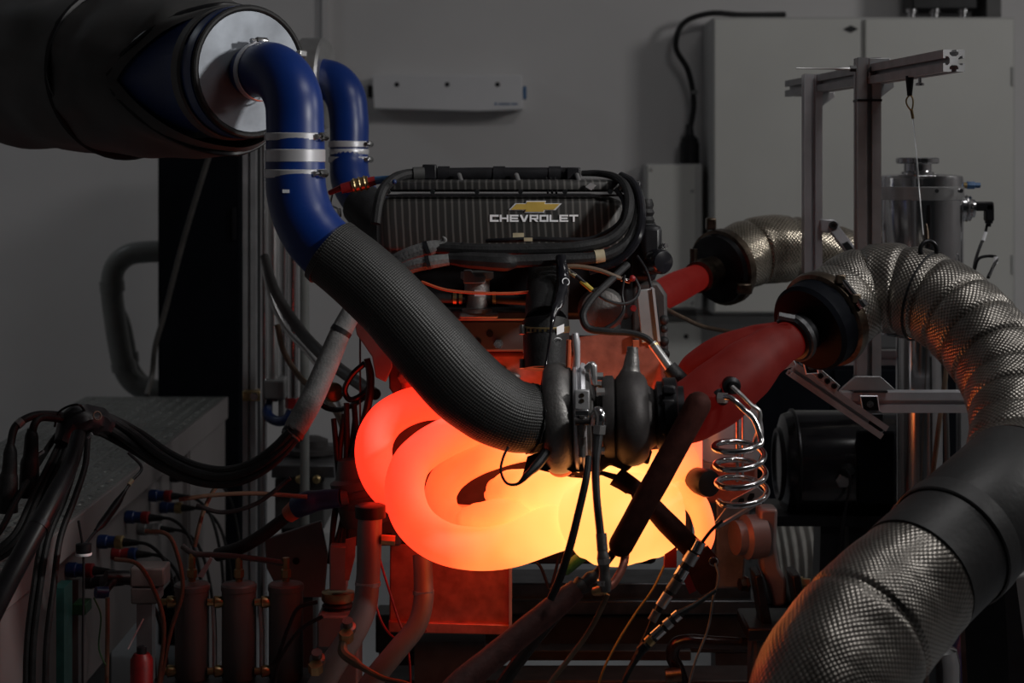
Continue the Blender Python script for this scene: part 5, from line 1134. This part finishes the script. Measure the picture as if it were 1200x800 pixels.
# plug connectors along the platform side
def plug(label, y, z, L_, body, coll, lead):
    t = Thing('plug_connector', label, 'connector', 'plug connectors on the platform side')
    o_ = Vector((XR-.016, y, z)); a = (1, -.15, 0)
    t.part('body', MB().lathe(o_, a, [(.011, 0), (.014, .004), (.014, .02), (.012, .022), (.012, L_*.55)], n=16), body)
    t.part('collar', MB().lathe(o_+Vector(a).normalized()*L_*.5, a, [(.0125, 0), (.0135, .003), (.0135, .014), (.01, .016)], n=16), coll)
    t.part('strain_relief', MB().lathe(o_+Vector(a).normalized()*(L_*.5+.015), a, [(.009, 0), (.005, .03)], n=12), 'black_rubber')
    p = o_+Vector(a).normalized()*(L_*.5+.04)
    t.part('lead', MB().tubew([(p-Vector(a).normalized()*.02, .0035)]+[(p+Vector(v), .0035) for v in lead], n=8), 'black_rubber' if lead[-1][2] < -.2 else 'tan_cable')
    t.done()
for i in range(9):
    y = 3.28+i*.125; z = ZP-.1-(.05 if i % 2 else 0)
    plug(('blue', 'black', 'blue', 'red', 'blue', 'grey', 'blue', 'blue', 'black')[i]+' plug connector, '+('lowest', 'second', 'third', 'fourth', 'fifth', 'sixth', 'seventh', 'eighth', 'ninth')[i]+' in the row climbing along the platform side', y, z, .075,
         ('blue_plug', 'black', 'blue_plug', 'red', 'blue_plug', 'gray_paint', 'blue_plug', 'blue_plug', 'black')[i], ('red', 'dark_metal', 'brass', 'blue_plug', 'red', 'steel_brushed', 'red', 'brass', 'red')[i],
         [(.03, -.02, .0), (.07, -.05, -.03), (.1, -.08, -.12), (.11, -.1, -.26)])
# white relay units
t = Thing('relay_box', 'pale plastic relay box stacked in two tiers beside the plug connectors', 'box')
t.part('upper', MB().boxpx(152, 666, 192, 688, 3.0, .06), 'relay_grey', bevel=.003)
t.part('lower', MB().boxpx(153, 689, 184, 708, 3.0, .06), 'relay_grey', bevel=.003)
t.part('rail', MB().boxpx(160, 708, 178, 800, 3.02, .03), 'alu_dull')
t.part('foot', MB().box((W(169, 0, 3.035).x, 3.035, W(0, 800, 3.02).z/2), (.03, .03, W(0, 800, 3.02).z)), 'dark_metal')
t.done()
t = Thing('plug_socket', 'large black industrial plug joined to the relay box', 'plug')
t.part('body', MB().tube([(150, 676, 2.99, 8), (124, 676, 2.97, 8)], n=16), 'black')
t.part('collar', MB().tube([(126, 694, 2.95, 7), (112, 694, 2.94, 7)], n=16), 'blue_plug')
t.part('link', MB().tube([(138, 676, 2.98, 5), (130, 684, 2.965, 5), (122, 694, 2.948, 5)], n=12), 'black_rubber')
t.done()
t = Thing('red_canister', 'dull red canister standing among the wires below the relay box', 'canister')
q = W(166, 765, 2.85)
t.part('shell', MB().lathe((q.x, q.y, 0), (0, 0, 1), [(.018, 0), (.018, q.z-.01), (.012, q.z)], n=20), 'red')
t.part('cap', MB().lathe((q.x, q.y, q.z-.002), (0, 0, 1), [(.008, 0), (.008, .012), (.004, .014)], n=12), 'black')
t.done()
# filter cylinders
for i, (x, mk_) in enumerate(((225, 0), (280, 0), (335, 0))):
    t = Thing('filter_cylinder', 'grey metal filter cylinder, '+('the one nearest the relay box', 'the middle of the three', 'the one nearest the rubber mount')[i], 'cylinder', 'grey filter cylinders on a tray')
    q = W(x, 795, 2.95); rr = S(20, 2.95); hh = S(112, 2.95)
    t.part('shell', MB().lathe(q, (0, 0, 1), [(rr*.9, 0), (rr, .004), (rr, hh-.012), (rr*1.05, hh-.011), (rr*1.05, hh-.003), (rr*.95, hh), (rr*.3, hh+.003)], n=36), 'filter_grey')
    ft = t.part('top_fitting', MB().lathe(q+Vector((0, 0, hh)), (0, 0, 1), [(.006, 0), (.006, .008), (.0085, .01), (.0085, .022), (.006, .024), (.006, .042)], n=6), 'brass')
    for zz_, nm in ((hh*.82, 'upper_port'), (hh*.1, 'lower_port')):
        pt = t.part(nm, MB().lathe(q+Vector((-rr*.8, -rr*.3, zz_)), (-1, -.2, 0), [(.007, 0), (.01, .008), (.01, .016), (.006, .018), (.006, .028)], n=10), 'brass')
    if i < 2: t.part('drain_tube', MB().tubew([(q+Vector((rr*1.3, -.01, hh*.8)), .004), (q+Vector((rr*1.38, -.01, hh*.5)), .004), (q+Vector((rr*1.38, -.01, hh*.1)), .004)], n=8, seg=2), 'steel_brushed')
    t.done()
t = Thing('filter_tray', 'low dark tray carrying the three filter cylinders', 'tray')
zt_ = W(0, 795, 2.95).z
t.part('tray', MB().box((W(280, 0, 2.95).x, 2.95, zt_-.012), (.27, .14, .024)), 'dark_metal', bevel=.003)
for sx_ in (-.11, .11): t.part('leg', MB().box((W(280, 0, 2.95).x+sx_, 2.95, (zt_-.024)/2), (.025, .1, zt_-.024)), 'dark_metal')
t.done()
cable('filter_hose', 'grey hose linking the top fittings of the three filter cylinders', [(214, 640, 2.96, 3.4), (226, 648, 2.95, 3.4), (250, 650, 2.95, 3.4), (278, 652, 2.95, 3.4), (310, 656, 2.95, 3.4), (335, 660, 2.95, 3.4)], 'gray_dark', None,
      [('tee', MB().tube([(225, 648, 2.95, 3.4), (225, 664, 2.95, 3.4)], n=8), 'brass'), ('tee', MB().tube([(280, 652, 2.95, 3.4), (280, 664, 2.95, 3.4)], n=8), 'brass'), ('tee', MB().tube([(335, 658, 2.95, 3.4), (335, 668, 2.95, 3.4)], n=8), 'brass')])
one('lever', 'pale flat lever sticking up between two filter cylinders', 'lever', MB().polypx([(231, 675), (238, 677), (249, 655), (246, 653)], 2.92, .006), 'alu_dull')
# blue plug with orange coupling near the manifold
t = Thing('blue_plug', 'dark blue round industrial plug with orange collar beside the glowing loop', 'plug')
t.part('orange_collar', MB().tube([(338, 603, 2.95, 10), (350, 593, 2.94, 12)], n=18), 'orange_wire')
t.part('blue_body', MB().tube([(348, 594, 2.94, 13), (360, 589, 2.93, 14), (374, 586, 2.93, 12), (400, 583, 2.92, 11)], n=20, seg=3), 'blue_plug')
t.part('grey_end', MB().tube([(400, 583, 2.92, 9), (408, 582, 2.92, 9)], n=16), 'gray_dark')
t.part('lead', MB().tube([(338, 603, 2.95, 7), (310, 625, 2.96, 8), (285, 640, 2.97, 8), (255, 650, 3.0, 8)], n=14), 'black_rubber')
t.done()
t = Thing('starter_body', 'dark grey ribbed machine body beside the lower left of the glowing loop', 'machine')
t.part('body', MB().lathe(W(432, 612, 2.96), (-.2, 0, 1), [(.04, 0), (.045, .01), (.045, .06), (.05, .062), (.05, .075), (.04, .08), (.03, .11)], n=28), 'gray_dark')
t.part('flange', MB().boxpx(400, 608, 470, 640, 2.98, .06), 'gray_dark', bevel=.005)
for yy in (579, 585, 591): t.part('fin', MB().lathe(W(432, yy, 2.96), (-.2, 0, 1), [(.05, 0), (.05, .003)], n=28), 'gray_dark')
t.part('bolt', MB().hexb(W(455, 630, 2.97), (0, -1, 0), .008, .01), 'stained')
t.done()
t = Thing('support_plate', 'grey plate with round holes behind the blue plug', 'plate')
t.part('plate', MB().polypx([(310, 632), (376, 610), (384, 650), (380, 700), (330, 700), (312, 665)], 3.15, .012), 'gray_paint', bevel=.002)
t.part('hole', MB().lathe(W(347, 657, 3.149), (0, -1, 0), [(.006, 0), (.006, .002)], n=14), 'black')
t.part('leg', MB().box((W(352, 0, 3.2).x, 3.2, W(0, 690, 3.2).z/2), (.05, .05, W(0, 690, 3.2).z)), 'gray_dark')
t.done()
for i, (pts, lb) in enumerate(((((372, 705), (350, 712), (338, 735), (325, 770), (318, 780)), 'upper black wire arching in front of the filter cylinder by the rubber mount'), (((378, 722), (355, 735), (340, 752), (326, 778), (322, 800)), 'lower black wire arching in front of the filter cylinder by the rubber mount'))):
    cable('small_cable', lb, [(x, y, 2.88-.01*i, 2.4) for x, y in pts], 'black')

# grey sleeved hose and thick loom from the engine to the platform
cable('sleeved_conduit', 'grey sleeved conduit slanting from the engine down to the black loom', [(422, 350, 2.84, 12), (412, 366, 2.83, 12), (398, 392, 2.81, 12.5), (382, 430, 2.79, 13.5), (365, 468, 2.77, 14), (350, 495, 2.76, 14), (340, 512, 2.75, 12)], 'gray_sleeve', None, [('cable_tie', MB().tube([(401, 386, 2.812, 13), (398, 391, 2.81, 13)], n=16), 'black'), ('cable_tie', MB().tube([(345, 505, 2.755, 13.6), (342, 510, 2.752, 13.6)], n=16), 'black')], n=18)
rr_ = random.Random(11)
base = [(346, 505, 2.75), (330, 524, 2.76), (305, 545, 2.78), (272, 558, 2.82), (235, 556, 2.88), (195, 540, 2.95), (158, 516, 3.0), (122, 497, 3.0), (100, 490, 2.96)]
for i in range(7):
    a = 2*PI*i/6; rad = 0 if i == 6 else 9
    cable('loom_cable', 'black cable in the thick loom sagging from the grey conduit over the tread-plate platform', [(x+rad*math.cos(a+.35*k)*(.6+.06*k), y+rad*math.sin(a+.35*k)*(.7+.08*k), D+S(rad, D)*math.sin(a+1.3+.35*k), 6.4 if i == 6 else 5.2) for k, (x, y, D) in enumerate(base)], 'black_rubber', 'cables of the sagging black loom')
for i in range(7):
    o1 = (i-3)*6+rr_.uniform(-3, 3); o2 = rr_.uniform(-8, 8)
    cable('fanned_cable', 'black cable fanning down from the loom end over the platform edge', [(100+o1*.6, 490+o2, 2.96, 3.6), (88+o1, 505+o2, 2.93, 3.6), (75+o1*1.6, 540+o2, 2.88, 3.8), (56+o1*2, 585, 2.82, 4), (35+o1*2.3, 630, 2.78, 4)]+([(-20+o1*3, 664, 2.8, 4), (-80+o1*3, 668, 2.8, 4)] if o1 < -1 else [(22+o1*2.6, 690, 2.75, 4), (14+o1*2.6, 760, 2.74, 4), (14+o1*2.6, 900, 2.74, 4), (14+o1*2.6, 1180, 2.74, 4)]), 'black_rubber', 'cables fanning down from the loom')
for lb, x, y, pts in (('black boot connector with grey ring at the end of the arching cable', 12, 530, [(95, 492, 2.95, 4.5), (62, 486, 2.9, 4.8), (36, 488, 2.86, 4.8), (18, 500, 2.84, 4.8), (12, 522, 2.83, 4.8)]),
                      ('black boot connector hanging beside the arching cable connector', 37, 512, [(95, 496, 2.94, 4.5), (65, 490, 2.9, 4.5), (46, 490, 2.87, 4.8), (40, 498, 2.86, 4.8), (38, 508, 2.86, 4.8)])):
    t = Thing('boot_connector', lb, 'connector')
    D = pts[-1][2]
    t.part('lead', MB().tube(pts, n=12), 'black_rubber')
    if x == 12: t.part('grey_ring', MB().tube([(26, 493, 2.848, 5.6), (20, 498, 2.842, 5.6)], n=12), 'gray_paint')
    t.part('boot', MB().tube([(x, y-10, D, 5), (x, y, D, 8), (x-1, y+22, D, 9), (x-2, y+30, D, 11), (x-3, y+70, D, 12)], n=18, seg=3), 'black_rubber')
    t.done()
t = Thing('loom_knot', 'lumpy bundle of black tape and plugs where the loom fans out', 'bundle')
t.part('tape', MB().tube([(128, 500, 2.97, 10), (112, 492, 2.95, 16), (96, 490, 2.93, 17), (82, 500, 2.92, 14), (72, 520, 2.9, 10)], n=20, rf=lambda d, th: 1+.3*noise.noise(Vector((d*35, 2*math.cos(th), 2*math.sin(th))))), 'black')
t.part('copper_ring', MB().torus(W(114, 487, 2.9), (.9, -1, .4), .007, .0015, n=18, m=6), 'tan_cable')
for xx, yy in ((42, 542), (48, 530), (105, 510)): t.part('crimp', MB().tube([(xx-3, yy+2, 2.87, 2.6), (xx+3, yy-2, 2.87, 2.6)], n=8), 'steel')
t.done()
t = Thing('black_conduit', 'thick black conduit dropping from the loom toward the platform corner', 'conduit')
t.part('conduit', MB().tube([(92, 510, 2.86, 9), (82, 545, 2.8, 10), (62, 585, 2.74, 11.5), (40, 625, 2.7, 12.5), (10, 680, 2.66, 13), (-30, 760, 2.62, 13)], n=20), 'black')
t.part('ring', MB().tube([(48, 612, 2.714, 13.5), (44, 619, 2.706, 13.5)], n=20), 'black_metal')
t.done()
cable('small_cable', 'thin wire looping up over the lumpy bundle', [(64, 500, 2.9, 1.4), (68, 484, 2.9, 1.4), (80, 476, 2.9, 1.4), (92, 474, 2.9, 1.4), (100, 482, 2.92, 1.4)], 'black')
t = Thing('inline_plug', 'thin black lead with tapered inline plug lying across the pale platform edge', 'cable')
t.part('lead', MB().tube([(150, 530, 2.9, 1.8), (166, 548, 2.9, 1.8), (154, 564, 2.88, 1.8), (140, 585, 2.85, 2), (122, 610, 2.8, 2), (106, 630, 2.76, 2), (98, 640, 2.74, 2)], n=8), 'black')
t.part('plug', MB().tube([(146, 576, 2.862, 2.5), (136, 591, 2.84, 5), (120, 613, 2.797, 5), (112, 622, 2.775, 2.5)], n=14, seg=3), 'black')
t.part('pale_ring', MB().tube([(155, 562, 2.88, 2.8), (151, 568, 2.873, 2.8)], n=10), 'beige')
t.done()
t = Thing('cable_ring', 'black round cable holder with white ring over the pale panel', 'holder')
t.part('body', MB().lathe(W(98, 648, 2.73), (0, 0, 1), [(.008, -.004), (.011, 0), (.012, .006), (.012, .014), (.006, .016)], n=20), 'black')
t.part('white_ring', MB().lathe(W(98, 648, 2.73), (0, 0, 1), [(.0122, -.003), (.0126, -.001), (.0122, .001)], n=20, cap=False), 'white_mark')
t.part('stay', MB().tube([(92, 610, 2.72, 1.6), (97, 640, 2.73, 1.6), (98, 660, 2.73, 1.6), (97, 760, 2.73, 1.6), (97, 830, 2.73, 1.6)], n=6), 'black')
t.done()
# more cables left of engine
cable('coolant_hose', 'dark hose slanting behind the grey conduit from the riser tubes', [(310, 300, 3.7, 5), (322, 340, 3.65, 6), (350, 385, 3.6, 7), (385, 422, 3.5, 7.5), (415, 445, 3.4, 7.5), (440, 462, 3.3, 7)], 'gray_dark', n=14)
cable('coolant_hose', 'braided steel hose arcing down beside the riser tubes', [(308, 305, 3.75, 3.4), (318, 350, 3.72, 3.4), (335, 385, 3.7, 3.4), (362, 415, 3.65, 3.4), (388, 450, 3.6, 3.4), (402, 485, 3.55, 4), (408, 520, 3.5, 5), (408, 560, 3.4, 6)], 'steel_brushed')
cable('coolant_hose', 'thin brown hose curving down between the riser tubes and the conduit', [(325, 380, 3.6, 3.6), (332, 410, 3.6, 3.6), (350, 440, 3.58, 3.6), (378, 465, 3.5, 3.6), (398, 490, 3.4, 4), (408, 530, 3.35, 4), (405, 580, 3.3, 4)], 'tan_cable')
cable('small_cable', 'glossy black wire looping left of the glowing pipe', [(428, 425, 3.0, 3.6), (412, 440, 3.0, 3.6), (404, 458, 3.0, 3.6), (410, 468, 3.0, 3.6), (425, 462, 3.0, 3.6), (436, 448, 3.0, 3.6)], 'black_gloss')
cable('small_cable', 'black cable bunch dropping behind the left glowing loop', [(430, 420, 2.98, 4), (434, 440, 2.98, 5), (432, 470, 2.97, 5), (424, 500, 2.97, 4), (412, 540, 2.97, 5), (405, 570, 2.97, 5)], 'black')
cable('small_cable', 'black wire loop in front of the coolant hoses', [(372, 462, 3.2, 3), (378, 475, 3.2, 3.2), (392, 480, 3.2, 3.2), (410, 476, 3.18, 3.2), (428, 465, 3.15, 3.2)], 'black')
t = Thing('gauge', 'small round gauge with dull yellow body behind the conduit', 'gauge')
t.part('body', MB().lathe(W(390, 460, 3.3), (.3, -1, .2), [(.016, -.02), (.018, 0), (.018, .012), (.014, .014)], n=24), 'brass')
t.part('valve', MB().ball(W(384, 450, 3.3), .01), 'blue_plug')
t.done()
one('thin_rod', 'thin vertical rod standing just left of the glowing loop', 'rod', MB().tubew([(W(422, 385, 3.05), S(1.2, 3.05)), (W(422, 640, 3.05), S(1.2, 3.05))], n=6), 'dark_metal')
rr_ = random.Random(21)
for i in range(5):
    x0 = 395+i*5; 
    cable('taped_lead', 'dark taped lead hanging in the tangle left of the glowing loop', [(x0+rr_.uniform(-6, 6), 470+rr_.uniform(0, 30), 3.0, 3.4), (x0+rr_.uniform(-8, 4), 530, 2.98, 3.6), (x0+rr_.uniform(-4, 8), 570, 2.97, 3.4), (x0+rr_.uniform(-8, 8), 610, 2.96, 3), (x0-12+rr_.uniform(-8, 8), 660, 2.96, 3)], 'black_rubber', 'tangled leads left of the glowing loop')
for i, (pts, lb, mt) in enumerate(((((262, 560), (250, 575), (238, 600), (228, 640)), 'tan tube falling from the loom to the first filter cylinder', 'tan_cable'), (((170, 622), (196, 626), (208, 650), (214, 690), (200, 740), (188, 800)), 'tan tube arching from the plugs down past the relay box', 'tan_cable'), (((134, 655), (160, 660), (180, 690), (192, 730), (186, 800)), 'lower tan tube arching from the plugs down past the relay box', 'tan_cable'), (((126, 700), (126, 740), (125, 800)), 'tan lead dropping straight from the blue collar', 'tan_cable'), (((210, 585), (250, 580), (300, 578), (360, 582)), 'long thin brown tube crossing level behind the filter tops', 'tan_cable'), (((340, 560), (300, 590), (260, 600), (230, 592)), 'dark hose crossing above the filter cylinders', 'black_rubber'), (((150, 760), (160, 740), (168, 725)), 'thin white wire beside the red canister', 'white_mark'), (((110, 700), (118, 720), (116, 760), (124, 780)), 'thin green wire from the upper green plug', 'green'))):
    cable('small_cable', lb, [(x, y, 2.92-.004*i, 2.6 if mt != 'white_mark' and mt != 'green' else 1) for x, y in pts], mt)
